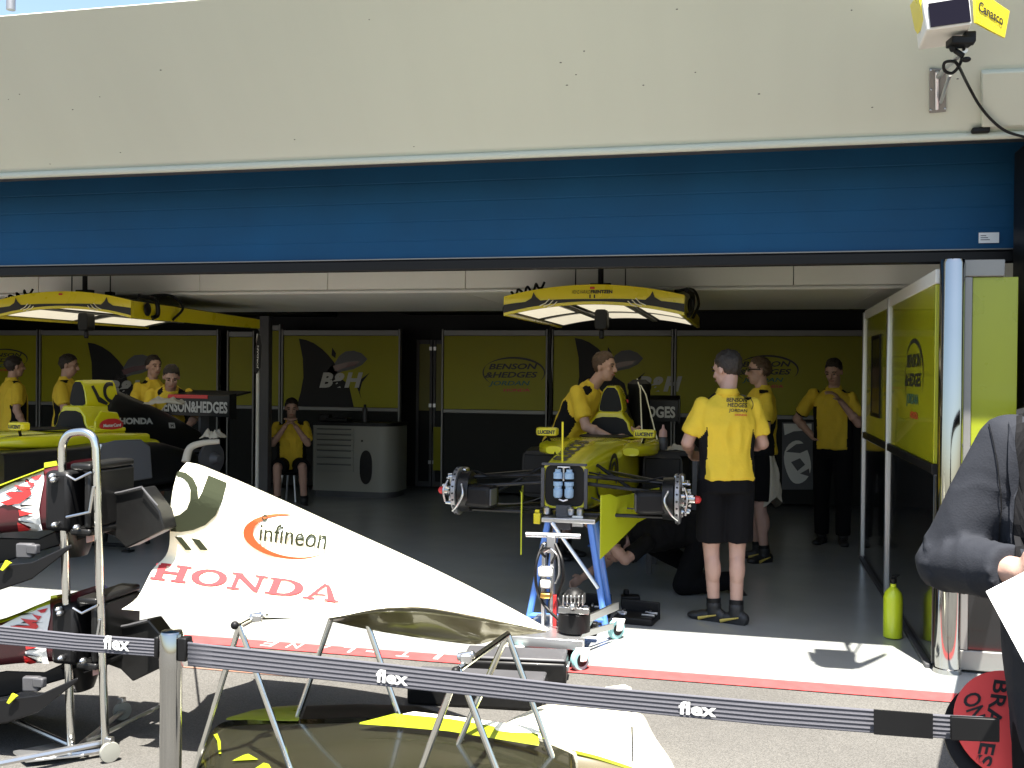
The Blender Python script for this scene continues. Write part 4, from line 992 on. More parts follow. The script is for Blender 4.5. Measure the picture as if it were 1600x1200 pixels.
# light gantries over the cars
def gantry(label, loc, text_):
    t = thing('light_gantry', label, 'light rig', loc, group='yellow light rigs above the cars')
    B = lambda b, n, m, p=None, **k: b.build(n, m, p or t, local=True, **k)
    W = .69; n = 24; xs = [-W+2*W*i/n for i in range(n+1)]
    zt = lambda x: 2.215+.085*(1-(x/W)**2); zb = lambda x: zt(x)-.15-.0*(x/W)**2
    def strip(y0, f0, f1, th=.02):
        b = MB(); A = [V((x, y0, f0(x))) for x in xs]; C = [V((x, y0, f1(x))) for x in xs]
        D = [p+V((0, th, 0)) for p in A]; E = [p+V((0, th, 0)) for p in C]
        for i in range(n):
            for q in ((A, C), ): b.poly([A[i], A[i+1], C[i+1], C[i]])
            b.poly([D[i+1], D[i], E[i], E[i+1]]); b.poly([C[i], C[i+1], E[i+1], E[i]]); b.poly([A[i+1], A[i], D[i], D[i+1]])
        b.poly([A[0], C[0], E[0], D[0]]); b.poly([C[-1], A[-1], D[-1], E[-1]])
        bmesh.ops.remove_doubles(b.b, verts=b.b.verts, dist=1e-5); return b
    fr = B(strip(0, zb, zt, .03), 'front_panel', M['yellow'])
    B(strip(-.003, lambda x: zb(x)+.022, lambda x: zb(x)+.03+.045*abs(x/W)**1.5+.01, .002), 'black_band', M['blackletter'], fr, smooth=0)
    for s in (1, -1):
        b = MB(); f0 = lambda x, z: V((x, -.004, z))
        bz = zb(.5)+.075
        flat(b, [[(s*.37, bz-.03), (s*.40, bz), (s*.435, bz+.03), (s*.455, bz+.065), (s*.47, bz+.02), (s*.52, bz-.01), (s*.50, bz-.04)]], f0); B(b, 'fin_motif', M['blackletter'], fr, smooth=0)
        b = MB()
        for k in range(3):
            x = s*(.33-.03*k); b.tube([(x, -.006, bz+.012-.01*k), (x+s*.03, -.006, bz-.02-.008*k), (x+s*.075, -.006, bz-.04-.006*k)], .004, 5)
        B(b, 'pale_stripe', M['cream'], fr)
    b = MB(); f0 = lambda x, z: V((x, -.005, z))
    if text_:
        text(b, text_[0], (-.155, 2.231), (.14, 0), (0, .026), f0); text(b, text_[1], (-.012, 2.231), (.165, 0), (0, .026), f0, bold=.05); text(b, text_[2], (-.022, 2.196), (.044, 0), (0, .028), f0, bold=.03)
    B(b, 'lettering', M['blackletter'], fr, smooth=0)
    b = MB(); b.bb((-.018, -.0056, 2.266), (.018, -.0034, 2.281)); B(b, 'flag_patch', M['red'], fr, smooth=0)
    LN = 2.35
    for s in (1, -1):
        b = MB(); b.prism([(s*W, .032, zb(W)), (s*W, .032, zt(W)), (s*W, LN, zt(W)-.03), (s*W, LN, zb(W)+.02)], (-s*.03, 0, 0)); B(b, 'side_rail', M['yellow'], bevel=.004)
        b = MB(); b.bb((s*.2-.004, .41, 2.2), (s*.2+.004, .418, 3.4)); b.box((s*.2, .41, 2.31), (.07, .05, .03)); B(b, 'hanger', M['black'])
    b = MB(); b.cyl((0.02, .3, 2.28), (.02, .3, 3.45), .022); b.box((.02, .3, 2.31), (.16, .05, .05)); B(b, 'hanger', M['black'])
    b = MB()
    A = [V((x, .031, zt(x)-.012)) for x in xs]; C = [V((x, LN, zt(x)-.05)) for x in xs]
    for i in range(n): b.poly([A[i], A[i+1], C[i+1], C[i]])
    B(b, 'top_cover', M['carbon'], solid=.008)
    b = MB()
    A = [V((x, .031, zb(x)+.02)) for x in xs]; C = [V((x, LN, zb(x)+.03)) for x in xs]
    for i in range(n): b.poly([A[i], C[i], C[i+1], A[i+1]])
    un = B(b, 'underside', M['grey'])
    for (x0, x1, y0, y1) in ((-.62, -.30, .08, 1.0), (-.62, -.22, 1.25, 2.2), (-.16, .20, .08, 1.15), (-.14, .20, 1.4, 2.2), (.32, .62, .08, 1.0), (.32, .62, 1.25, 2.2)):
        b = MB(); mid = [x0+(x1-x0)*k/6 for k in range(7)]
        A = [V((x, y0, zb(x)+.0155+.01*y0/LN)) for x in mid]; C = [V((x, y1, zb(x)+.0155+.01*y1/LN)) for x in mid]
        for i in range(6): b.poly([A[i], C[i], C[i+1], A[i+1]])
        B(b, 'lamp', M['lamp'], un)
    b = MB()
    for (x0, x1) in ((-.26, -.19), (.24, .29)): b.bb((x0, .05, zb(.2)-.0), (x1, LN-.05, zb(.2)+.012))
    B(b, 'spine', M['grey'], un, bevel=.004)
    b = MB(); b.loft([rr(.25, .05, 1.97, 2.13, sq=5, x=.03), rr(.37, .05, 1.97, 2.13, sq=5, x=.03)]); b.cyl((.03, .31, 1.97), (.03, .31, 1.90), .02); B(b, 'junction_box', M['black'], bevel=.01)
    b = MB(); b.tube(smoothpath([(.70, .1, 2.26), (.73, .3, 2.24), (.72, .36, 2.12), (.70, .3, 2.08)]), .02, 8); b.tube(smoothpath([(.60, .3, 2.27), (.72, .55, 2.30), (.76, .7, 2.2), (.72, .6, 2.08)]), .012, 8); b.ell((.72, .2, 2.15), (.02, .05, .06)); B(b, 'cable', M['black'])
    b = MB()
    for k in range(40):
        a_ = k*.55; b.v
    hp_ = [(-.70+.03*sin(k*1.3), .12+.012*k, 2.09+.11*(k/14)+.035*cos(k*2.1)) for k in range(15)]
    b.tube(smoothpath(hp_, 4), .011, 7); hp_ = [(-.66+.02*k, .12+.03*sin(k*1.6), 2.235+.025*cos(k*1.9)+.006*k) for k in range(14)]; b.tube(smoothpath(hp_, 4), .01, 7); B(b, 'coiled_hose', M['black'])
    return t
gantry('yellow arched light rig with a driver name and number over the raised car', (-1.165, 7.6, 0), ('HEINZ-HARALD', 'FRENTZEN', '11'))
gantry('yellow arched light rig over the left car, cut by the left edge', (-5.86, 7.7, 0), None)
# ------------------------------------------------------------------ spare engine cover in the sun
YR = 4.12
top = [(292, 722), (340, 742), (420, 779), (500, 817), (580, 855), (660, 893), (740, 931), (800, 958), (858, 984)]
bot = [(190, 952), (270, 958), (350, 962), (430, 965), (515, 967), (590, 950), (660, 948), (745, 963), (853, 986)]
front = [(292, 722), (276, 740), (268, 775), (265, 812), (266, 850), (259, 871), (239, 887), (227, 912), (214, 937), (190, 952)]
yc = [.50, .50, .49, .46, .42, .34, .25, .15, .02]
def lerp(a, b, t): return tuple(p+(q-p)*t for p, q in zip(a, b))
def resample(L_, n):
    out = []
    for i in range(n):
        t = i/(n-1)*(len(L_)-1); k = min(int(t), len(L_)-2); out.append(lerp(L_[k], L_[k+1], t-k))
    return out
def smooth_list(L_, it=2):
    for _ in range(it): L_ = [L_[0]]+[tuple((a+2*b+c)/4 for a, b, c in zip(L_[i-1], L_[i], L_[i+1])) for i in range(1, len(L_)-1)]+[L_[-1]]
    return L_
NI, NJ = 41, 25
T = resample(top, NI); Bt = smooth_list(resample(bot, NI), 3); Fr = smooth_list(resample(front, NJ), 1); Yc = smooth_list(resample([(y,) for y in yc], NI), 3)
def gprof(v): 
    a = min(1, v/.22); a = (1-(1-a)**2)*.36
    f = max(0, (v-.55)/.45); return a + .64*(f*f*(3-2*f))
grid = []
for i in range(NI):
    u = i/(NI-1); row = []
    for j in range(NJ):
        v_ = j/(NJ-1); p = lerp(T[i], Bt[i], v_)
        s0 = lerp(T[0], Bt[0], v_); k = max(0, 1-u/.38)**2
        p = (p[0]+(Fr[j][0]-s0[0])*k, p[1]+(Fr[j][1]-s0[1])*k)
        q = U(p[0], p[1], YR); g = gprof(v_)*Yc[i][0]*(1 if i else 1)
        row.append(U(p[0], p[1], YR-g))
    grid.append(row)
ecv = thing('engine_cover', 'racing car engine cover, coloured pale as overexposed by the sun, on tubular chrome stands', 'engine cover', (-1.6, YR, 0))
b = MB(); near = [[b.v(p) for p in row] for row in grid]
for i in range(NI-1):
    for j in range(NJ-1): b.face([near[i][j], near[i+1][j], near[i+1][j+1], near[i][j+1]])
far = [[near[i][0]]+[b.v(V((p.x, 2*YR-p.y, p.z))) for p in grid[i][1:]] for i in range(NI)]
for i in range(NI-1):
    for j in range(NJ-1): b.face([far[i][j], far[i][j+1], far[i+1][j+1], far[i+1][j]])
shell = b.build('shell', M['cream'], ecv, smooth=50)  # yellow cover made cream, its overexposure sits in the colour
bv = bvh_of(shell); fn = proj(bv, .006)
# undercut at the rear, bare dark carbon
low = [(515, 969), (560, 980), (620, 991), (700, 1003), (745, 1008), (790, 994), (853, 987)]
upp = [(515, 967), (555, 957), (600, 949), (660, 947.5), (735, 961), (790, 973), (853, 985.5)]
lo = smooth_list(resample(low, 30), 2); hi = smooth_list(resample(upp, 30), 2); b = MB(); rows = []
i0 = None
for k in range(30):
    a_, c_ = hi[k], lo[k]; t0 = k/29; iu = .5+.5*t0; ya = YR-.42*(1-t0)**.8*1.0*(1 if k else 1)
    # depth of the crease follows the shell edge
    ui = min(NI-1, int(round((a_[0]-190)/(853-190)*(NI-1)))); yk = YR-Yc[ui][0]
    pts = []
    for m_ in range(7):
        w_ = m_/6; p = lerp(a_, c_, w_); pts.append(U(p[0], p[1], yk+.012+.16*sin(w_*pi*.5)*(1-t0*.6)))
    rows.append([b.v(p) for p in pts])
for r0_, r1_ in zip(rows, rows[1:]):
    for m_ in range(6): b.face([r0_[m_], r1_[m_], r1_[m_+1], r0_[m_+1]])
M['bare'] = mat('bare_dark_resin', (.10, .085, .05), .3, var=.25, scale=5, coat=.5)
b.build('undercut', M['bare'], ecv, smooth=60, solid=.004)
b = MB()
horn = [(277, 737), (290, 740), (301, 748), (309, 762), (311, 780), (316, 770), (325, 744), (354, 756), (348, 783), (338, 805), (322, 820), (303, 828), (284, 831), (267, 830), (268, 808), (282, 804), (293, 795), (298, 782), (298, 766), (293, 754), (284, 747), (274, 745)]
flat(b, [horn, [(274, 838), (285, 839), (302, 860), (291, 859)], [(299, 840), (313, 843), (327, 860), (314, 859)]], fn, cuts=3)
b.build('horn_sign', M['ink'], shell, smooth=0)
b = MB()
ell_o = [(450+69*cos(radians(a_))+0*sin(radians(a_)), 839+34*sin(radians(a_))+ (69*cos(radians(a_)))*.10) for a_ in range(20, 285, 8)]
ell_i = [(453+(69-13*sin(pi*(a_-20)/265))*cos(radians(a_)), 839.5+(34-5*sin(pi*(a_-20)/265)-.6)*sin(radians(a_))+(66*cos(radians(a_)))*.10) for a_ in range(20, 285, 8)]
n_ = len(ell_o); flat(b, [[ell_o[i], ell_o[i+1], ell_i[i+1], ell_i[i]] for i in range(n_-1)], fn, cuts=1)
b.build('orange_ring', M['orange'], shell, smooth=0)
b = MB(); text(b, 'infineon', (406, 844), (103, 14), (3, -27), proj(bv, .010), bold=.005, cuts=2)
b.build('lettering', M['ink'], shell, smooth=0)
b = MB(); flat(b, [[(414+4.5*cos(2*pi*k/12), 810+4.5*sin(2*pi*k/12)) for k in range(12)]], lambda x, y: proj(bv, .007)(x, y)); b.build('ink_dot', M['ink'], shell, smooth=0)
# slab-serif letters, drawn by hand
def rect(x0, y0, x1, y1): return [(x0, y0), (x1, y0), (x1, y1), (x0, y1)]
def ringp(cx, cy, rx, ry, ix, iy, a0=0, a1=360, n=20):
    P = []
    for k in range(n):
        a, c = radians(a0+(a1-a0)*k/n), radians(a0+(a1-a0)*(k+1)/n)
        P.append([(cx+rx*cos(a), cy+ry*sin(a)), (cx+rx*cos(c), cy+ry*sin(c)), (cx+ix*cos(c), cy+iy*sin(c)), (cx+ix*cos(a), cy+iy*sin(a))])
    return P
SLAB = {
 'H': [rect(0, 0, .42, .13), rect(0, .87, .42, 1), rect(.1, .13, .32, .87), rect(.58, 0, 1, .13), rect(.58, .87, 1, 1), rect(.68, .13, .9, .87), rect(.32, .43, .68, .58)],
 'O': ringp(.5, .5, .5, .5, .27, .36),
 'N': [rect(0, 0, .36, .12), rect(.12, .12, .24, .88), [(0, .88), (.34, .88), (.30, 1), (0, 1)], [(.24, .86), (.34, .88), (.88, .12), (.88, 0), (.78, 0), (.24, .7)], rect(.64, .88, 1, 1), rect(.76, .19, .88, .88)],
 'D': [rect(0, 0, .45, .13), rect(0, .87, .45, 1), rect(.1, .13, .32, .87)] + ringp(.45, .5, .55, .5, .30, .37, -90, 90, 12),
 'A': [rect(0, 0, .34, .12), rect(.6, 0, 1, .12), [(.12, .12), (.22, .12), (.50, .88), (.42, 1)], [(.68, .12), (.9, .12), (.58, 1), (.42, 1), (.5, .88)], rect(.27, .28, .60, .38)]}
b = MB(); O_ = (234, 906)
for k, ch in enumerate('HONDA'):
    o_ = (234+59.5*k, 906+7.6*k)
    for P in SLAB[ch]:
        pp = [(o_[0]+x*56+y*11, o_[1]+x*7-y*(26-0*k)) for x, y in P]
        flat(b, [pp], fn, cuts=2 if len(P) > 3 else 1)
b.build('lettering', M['pink'], shell, smooth=0)

# tubular stands
def legs(mb, A, Bq, Y, r=.0115):
    p0, p1 = U(A[0], A[1], Y), U(Bq[0], Bq[1], Y); t = p0.z/(p0.z-p1.z); p2 = p0+(p1-p0)*t; p2.z = .005
    mb.tube([p0, p2], r, 10); return p0, p2
def stand(label, spec, base):
    t = thing('trestle_stand', label, 'stand', base, group='chrome tube stands under the engine cover')
    for A, Bq, Y in spec['legs']:
        b = MB(); p0, p2 = legs(b, A, Bq, Y); lg = b.build('leg', M['tube'], t)
        b = MB(); b.cyl(p2, p2+V((0, 0, .03)), .016); b.build('rubber_foot', M['rubber'], lg)
    for pts in spec['rails']:
        b = MB(); b.tube([U(*p) for p in pts], .012, 10); b.build('top_rail', M['tube'], t)
    for p in spec['clamps']:
        q = U(*p); b = MB(); b.box(q, (.04, .04, .03), rz=.3); b.cyl(q+V((-.03, 0, .0)), q+V((.03, 0, .015)), .014); b.build('clamp', M['steel'], t, bevel=.005)
    for p in spec['knobs']:
        q = U(*p); b = MB(); b.ell(q, (.016, .016, .016)); b.build('knob', M['black'], t)
    return t
stand('chrome tube stand under the front end of the engine cover', dict(
    legs=[((374, 978), (306, 1200), 3.5), ((374, 978), (453, 1200), 3.5), ((518, 966), (450, 1165), 3.98), ((573, 972), (651, 1200), 3.9)],
    rails=[[(374, 978, 3.5), (400, 964, 3.62), (545, 958, 3.98)], [(518, 966, 3.98), (573, 972, 3.9)]], clamps=[(402, 965, 3.6)], knobs=[(367, 977, 3.49)]), (-1.9, 3.7, 0))
stand('chrome tube stand under the tail of the engine cover', dict(
    legs=[((716, 1046), (659, 1200), 3.24), ((716, 1046), (774, 1200), 3.24), ((793, 991), (700, 1200), 3.74), ((793, 991), (868, 1200), 3.74)],
    rails=[[(716, 1046, 3.24), (793, 991, 3.74)]], clamps=[(728, 1028, 3.3)], knobs=[(712, 1049, 3.22)]), (-.95, 3.5, 0))

# ------------------------------------------------------------------ belt barrier
pb = G(268, 1560); PBY = 2.45; pt = U(268, 986, PBY); bx_, bh_ = pt.x, pt.z
po = thing('barrier_post', 'polished steel belt barrier post with a grey belt clipped on both sides', 'barrier post', (bx_, PBY, 0))
b = MB(); b.lathe((bx_, PBY, 0), [(.17, .004), (.17, .012), (.15, .03), (.04, .045)], 32); b.build('base', M['chrome'], po)
b = MB(); b.lathe((bx_, PBY, .045), [(.029, 0), (.029, bh_-.05)], 28); b.build('pole', M['chrome'], po)
b = MB(); b.lathe((bx_, PBY, bh_-.10), [(.0315, 0), (.0315, .094), (.028, .1), (.001, .102)], 28); cp = b.build('cap', M['chrome'], po)
b = MB(); b.bb((bx_+.030, PBY-.02, bh_-.075), (bx_+.055, PBY+.015, bh_-.012)); b.bb((bx_+.055, PBY-.012, bh_-.066), (bx_+.062, PBY+.008, bh_-.022)); b.build('belt_clip', M['black'], cp, bevel=.004)
b = MB(); b.bb((bx_-.045, PBY-.015, bh_-.072), (bx_-.0318, PBY+.015, bh_-.016)); b.build('belt_clip', M['black'], cp, bevel=.004)
BELT = {}
def belt(label, top_, bot_, grp='grey webbing belts of the barrier'):
    """px polylines (x, y, Y) of the upper and lower edge"""
    b = MB(); n = 40; A = []; C = []
    for k in range(n+1):
        t = k/n*(len(top_)-1); i = min(int(t), len(top_)-2)
        A.append(U(*lerp(top_[i], top_[i+1], t-i))); C.append(U(*lerp(bot_[i], bot_[i+1], t-i)))
    R = [[b.v(a+(c-a)*(m/16)+V((0, -.0016*(1 if m % 3 == 1 else 0), 0))) for m in range(17)] for a, c in zip(A, C)]
    for p, q in zip(R, R[1:]):
        for m in range(16): b.face([p[m], q[m], q[m+1], p[m+1]])
    o = b.build('barrier_belt', M['tape'], origin=A[0], smooth=40, solid=.0016)
    fb = MB(); f0 = [[fb.v(p+V((0, -.006, 0))) for p in pr] for pr in zip([a+(a-c)*.3 for a, c in zip(A, C)], [c+(c-a)*.3 for a, c in zip(A, C)])]
    for p, q in zip(f0, f0[1:]): fb.face([p[0], q[0], q[1], p[1]])
    BELT[o.name] = bvhtree.BVHTree.FromBMesh(fb.b); fb.b.free()
    return tag(o, label, 'belt', grp)
bl = belt('grey ribbed belt with white lettering running left from the steel post', [(-60, 971, 2.6), (120, 990, 2.52), (247, 999, 2.45)], [(-60, 1001, 2.6), (120, 1017, 2.52), (247, 1026, 2.45)])
br = belt('long grey ribbed belt with white lettering running right from the steel post', [(294, 1003, 2.43), (600, 1036, 2.36), (900, 1070, 2.3), (1200, 1096, 2.24), (1480, 1117, 2.18), (1540, 1120, 2.17)], [(294, 1040, 2.43), (600, 1072, 2.36), (900, 1104, 2.3), (1200, 1133, 2.24), (1480, 1154, 2.18), (1540, 1156, 2.17)])
for prt, O_, X_, Y_, Yp in ((bl, (161, 1014), (41, 4), (1, -22), 2.49), (br, (587, 1066), (50, 6), (1, -21), 2.365), (br, (1060, 1116), (59, 5), (1, -21), 2.27)):
    bvb = BELT[prt.name]; b = MB(); text(b, 'flex', O_, X_, Y_, proj(bvb, .001, lambda x, y: U(x, y, Yp-.012)), bold=.03, cuts=1)
    b.build('lettering', M['letter'], prt, smooth=0)
b = MB()
for x0, x1 in ((1365, 1457),): b.prism([U(x0, 1108, 2.19), U(x1, 1115, 2.175), U(x1, 1153, 2.175), U(x0, 1146, 2.19)], (0, -.006, 0))
b.build('belt_sleeve', M['black'], br, smooth=0)
b = MB(); b.prism([U(1484, 1117, 2.165), U(1560, 1121, 2.15), U(1560, 1157, 2.15), U(1484, 1154, 2.165)], (0, -.012, 0)); b.build('belt_buckle', M['black'], br, bevel=.002)

# ------------------------------------------------------------------ red round board hung on the barrier
DYs = 2.42; dc = U(1578, 1132, DYs); R_ = (dc-U(1490, 1120, DYs)).length
sg = thing('stop_board', 'fluorescent red round signal board with sideways lettering beside the man in the suit', 'sign', (dc.x, dc.y, dc.z))
AXD = V((0, -.88, .47)).normalized()
b = MB(); b.lathe(dc, [(R_, 0), (R_, .006)], 48, AXD); dsc = b.build('disc', M['signred'], sg)
b = MB(); b.lathe(dc+V((-.015, .018, -.035)), [(R_*1.03, 0), (R_*1.03, .008)], 48, AXD); b.build('back_disc', M['black'], sg)
fnD = proj(bvh_of(dsc), .002, lambda x, y: U(x, y, DYs-.009))
b = MB()
text(b, 'ON', (1503, 1088), (10, 40), (27, -9), fnD, bold=.02)
text(b, 'BRAKES', (1553, 1062), (-30, 134), (25, 3), fnD, bold=.02)
b.build('lettering', M['blackletter'], sg, smooth=0)
b = MB(); b.tube([dc+V((0, -.003, R_+.002)), dc+V((.02, -.003, R_+.5))], .014, 10); b.build('handle', M['black'], sg)

# ------------------------------------------------------------------ rack with two nose cones
RY = 3.66
rk = thing('nose_rack', 'chrome U-shaped trolley on castors holding two nose cones', 'rack', (U(125, 1195, RY).x, RY, 0))
pL = [(96, 1195), (92, 940), (89, 705), (97, 682), (110, 674), (134, 674), (148, 682), (153, 700), (158, 940), (166, 1180)]
b = MB(); P_ = [U(x, y, RY) for x, y in pL]; P_ = [V((p.x, RY+.03*(1-p.z), max(p.z, .03))) for p in P_]
P_ = [U(112, 1192, RY), U(104, 940, RY)]+[U(x, y, RY) for x, y in [(97, 720), (98, 694), (107, 679), (122, 675), (135, 676), (146, 684), (150, 700)]]+[U(157, 940, RY), U(165, 1172, RY)]
P_ = P_[:2]+smoothpath(P_[2:-2], 4)+P_[-2:]
b.tube(P_, .0165, 14); b.build('frame', M['tube'], rk)
b = MB(); q0, q1 = G(112, 1190), G(165, 1182)
b.tube([U(0, 1121, RY+.1), U(14, 1122, RY+.1), U(108, 1163, RY)], .011, 8); b.tube([q0+V((0, 0, .03)), q1+V((.0, 0, .03))], .014, 8); b.tube([q0+V((0, 0, .04)), q0+V((-.1, .5, .04))], .012, 8)
b.tube([q1+V((0, 0, .06)), q1+V((-.30, -.35, .06))], .014, 8); b.tube([q0+V((.0, 0, .05)), q1+V((-.02, .45, .07))], .010, 8)
b.build('base_frame', M['steel'], rk)
for c0 in (G(174, 1190)+V((.0, 0, 0)), q0+V((-.1, .5, 0)), q1+V((-.32, -.37, 0))):
    b = MB(); b.lathe(c0+V((-.012, 0, .042)), [(.015, 0), (.04, .002), (.042, .012), (.04, .022), (.015, .024)], 22, V((.8, -.6, 0))); wl = b.build('castor', M['cabinet'], rk)
    b = MB(); b.box(c0+V((-.01, 0, .085)), (.03, .03, .03)); b.build('castor_fork', M['steel'], wl, bevel=.004)
b = MB(); pq = [G(40, 1200), G(132, 1190), G(86, 1172), G(20, 1185)]
b.prism([p+V((0, 0, .02)) for p in pq], (0, 0, .012)); b.build('base_plate', M['alu'], rk, bevel=.003)
for zy in ((362, 1.0),): pass

def nose(label, dx, dy):
    NY = 3.80
    f = lambda x, y, Y=NY: U(x+dx, y+dy, Y)
    t = thing('nose_cone', label, 'nose cone', tuple(f(60, 780)), group='nose cones on the trolley')
    dep = .15
    # body: lofted along the nose, near side at NY-dep
    prof = [(-330, 868, 892, .05), (-200, 826, 868, .09), (-100, 790, 846, .12), (0, 757, 836, .14), (40, 738, 834, .15), (92, 722, 833, .155)]
    rings = []
    for x, y0, y1, d in prof:
        p0, p1 = f(x, y0, NY-d), f(x, y1, NY-d); z1, z0 = p0.z, p1.z; X = (p0.x+p1.x)/2; ring = []
        for k in range(26):
            th = 2*pi*k/26; c, s = cos(th), sin(th); e = .5
            ring.append(V((X, NY-d*abs(c)**e*(1 if c > 0 else -1), (z0+z1)/2+(z1-z0)/2*abs(s)**e*(1 if s > 0 else -1))))
        rings.append(ring)
    b = MB(); b.loft(rings); body = b.build('shell', M['maroon'], t)
    bvn = bvh_of(body); fnn = proj(bvn, .004, lambda x, y: U(x, y, NY-.15)); f3 = proj(bvn, .008, lambda x, y: U(x, y, NY-.154))
    sh = lambda P: [(x+dx, y+dy) for x, y in P]
    b = MB(); flat(b, [sh([(-120, 790), (0, 757), (69, 731), (69, 737), (0, 764), (-120, 798)])], fnn, cuts=2)
    flat(b, [sh([(69, 723), (88, 720), (90, 727), (69, 731)])], fnn, cuts=1); b.build('lime_edge', M['lime'], body, smooth=0)
    b = MB(); W_ = [(69, 737), (40, 747), (10, 761), (-20, 777), (-40, 792), (0, 791), (34, 781), (20, 790), (34, 795), (33, 800), (54, 801), (30, 810), (31, 815), (50, 823), (42, 827), (66, 829), (62, 796), (66, 772), (70, 752)]
    flat(b, [sh(W_)], fnn, cuts=2); b.build('tooth_band', M['white'], body, smooth=0)
    b = MB(); flat(b, [sh(p) for p in ([(2, 785), (22, 778), (8, 770), (40, 769), (24, 759), (52, 761), (42, 752), (57, 755), (48, 764), (52, 771), (45, 777), (33, 786), (14, 789)], [(50, 747), (67, 743), (62, 749), (56, 750)], [(31, 796), (33, 806), (54, 802)], [(29, 815), (30, 828), (50, 825)])], f3, cuts=2)
    b.build('red_tooth', M['red'], body, smooth=0)
    b = MB(); flat(b, [sh(p) for p in ([(20, 756), (46, 751), (28, 752)], [(24, 766), (60, 764), (30, 763)], [(8, 771), (52, 769), (20, 768)], [(34, 781), (60, 778), (36, 778)], [(34, 792), (62, 788), (34, 788)], [(33, 807), (58, 806), (34, 804)], [(30, 815), (58, 817), (30, 812)])], f3, cuts=1)
    b.build('tooth_gap', M['blackletter'], body, smooth=0)
    # carbon mounting ring and bulkhead
    b = MB(); p0, p1 = f(90, 724, NY-.15), f(90, 834, NY-.15); X0, X1 = p0.x+.004, f(143, 780, NY-.15).x
    n0 = MB()
    b.bb((f(70, 780, NY-.16).x, NY-.165, p1.z+.01), (X0+.06, NY+.15, p0.z-.03)); b.build('mounting_ring', M['black'], t, bevel=.02)
    b = MB()
    for zc, h in ((p0.z-.012, .03), (p1.z+.012, .03)): b.bb((X0+.061, NY-.16, zc-h/2), (X1, NY+.15, zc+h/2))
    b.bb((X1-.03, NY-.16, p1.z+.028), (X1, NY+.15, p0.z-.028)); b.build('bulkhead_frame', M['carbon'], t, bevel=.01)
    b = MB(); b.bb((X0+.061, NY+.0, p1.z+.029), (X1-.031, NY+.02, p0.z-.029)); b.build('bulkhead_plate', M['black'], t)
    b = MB()
    for (x, y) in ((82, 744), (86, 820), (120, 824), (84, 750)): b.ell(f(x, y, NY-.18), (.013, .02, .013), seg=10, rows=6)
    b.tube([f(104, 742, NY-.17), f(118, 750, NY-.17), f(142, 738, NY-.17)], .005, 6); b.tube([f(104, 808, NY-.17), f(140, 800, NY-.17), f(146, 760, NY-.17)], .006, 6)
    b.build('bolt', M['steel'], t)
    b = MB(); b.loft([rr_at(f(118, 826), .05, .12), rr_at(f(120, 850), .045, .09), rr_at(f(121, 868), .03, .06)]); b.build('hanger_bracket', M['carbon'], t)
    b = MB(); b.prism([f(134, 828, NY-.12), f(146, 823, NY-.12), f(146, 845, NY-.12), f(134, 849, NY-.12)], (0, .03, 0)); b.build('pad', M['glove'], t, bevel=.004)
    # wing hanging from the nose
    P = [(155, 776), (222, 762), (249, 798), (257, 828), (197, 857), (178, 838), (156, 830)]
    b = MB(); b.prism([f(x, y, NY+.02) for x, y in P], (0, .10, 0)); wp = b.build('wing_endplate', M['carbon'], t, bevel=.006)
    b = MB(); b.tube([f(156, 775, NY+.01), f(190, 769, NY+.01), f(222, 761, NY+.01)], .006, 6); b.tube([f(222, 762, NY), f(246, 790, NY)], .004, 6); b.build('edge_trim', M['darkgrey'], wp)
    b = MB()
    b.loft([[f(x, y0, NY-.05), f(x, y0, NY+.28), f(x, y1, NY+.28), f(x, y1, NY-.05)] for x, y0, y1 in ((-160, 870, 900), (0, 840, 880), (60, 842, 862), (150, 800, 836))]); b.build('wing_plane', M['carbon'], t, bevel=.006)
    b = MB(); b.loft([[f(x, y0, NY-.25), f(x, y0+6, NY+.1), f(x, y1, NY+.1), f(x, y1, NY-.25)] for x, y0, y1 in ((-160, 905, 935), (0, 884, 922), (50, 878, 905), (112, 850, 856))]); b.build('wing_plane', M['black'], t, bevel=.005)
    b = MB(); b.box(f(40, 860, NY-.2), (.07, .03, .06), rz=.2); b.box(f(52, 858, NY-.2), (.05, .03, .04)); b.build('wing_bracket', M['darkgrey'], t, bevel=.006)
    b = MB(); b.prism([f(0, 890, NY-.27), f(8, 876, NY-.27), f(16, 880, NY-.27), (f(4, 892, NY-.27))], (0, .01, 0)); b.build('lime_flash', M['lime'], t)
    return t
def rr_at(c, wx, wy, n=18):
    return [V((c.x+wx*cos(2*pi*k/n), c.y+wy*sin(2*pi*k/n), c.z)) for k in range(n)]
nose('upper nose cone on the trolley, painted with white and red teeth', 0, 0)
nose('lower nose cone on the trolley, half hidden behind the grey belt', 10, 208)

# ------------------------------------------------------------------ bodywork lying on the ground
bw = thing('spare_sidepod', 'dark bodywork section with lime edges lying on the asphalt under the stands', 'bodywork', tuple(G(560, 1190)))
sil = [(292, 1240, 3.45), (312, 1175, 3.6), (335, 1136, 3.8), (352, 1126, 3.9), (400, 1124, 3.95), (470, 1124, 3.95), (560, 1122, 3.95), (650, 1124, 3.95), (740, 1132, 3.93), (840, 1150, 3.9), (900, 1175, 3.85)]
bas = [(270, 1330), (285, 1380), (310, 1400), (350, 1402), (410, 1404), (480, 1408), (560, 1412), (650, 1416), (740, 1420), (830, 1425), (890, 1430)]
S_ = smooth_list(resample(sil, 40), 2); Q_ = resample(bas, 40); b = MB(); R = []
for k in range(40):
    p0 = U(*S_[k]); p1 = G(*Q_[k]); row = []
    p1.z = .01
    for m in range(12):
        t = m/11; q = p0+(p1-p0)*t; q.z = p0.z*(1-t**2.2)+.01*t; q.y = p0.y+(p1.y-p0.y)*(t**1.25); row.append(b.v(q))
    R.append(row)
for p, q in zip(R, R[1:]):
    for m in range(11): b.face([p[m], q[m], q[m+1], p[m+1]])
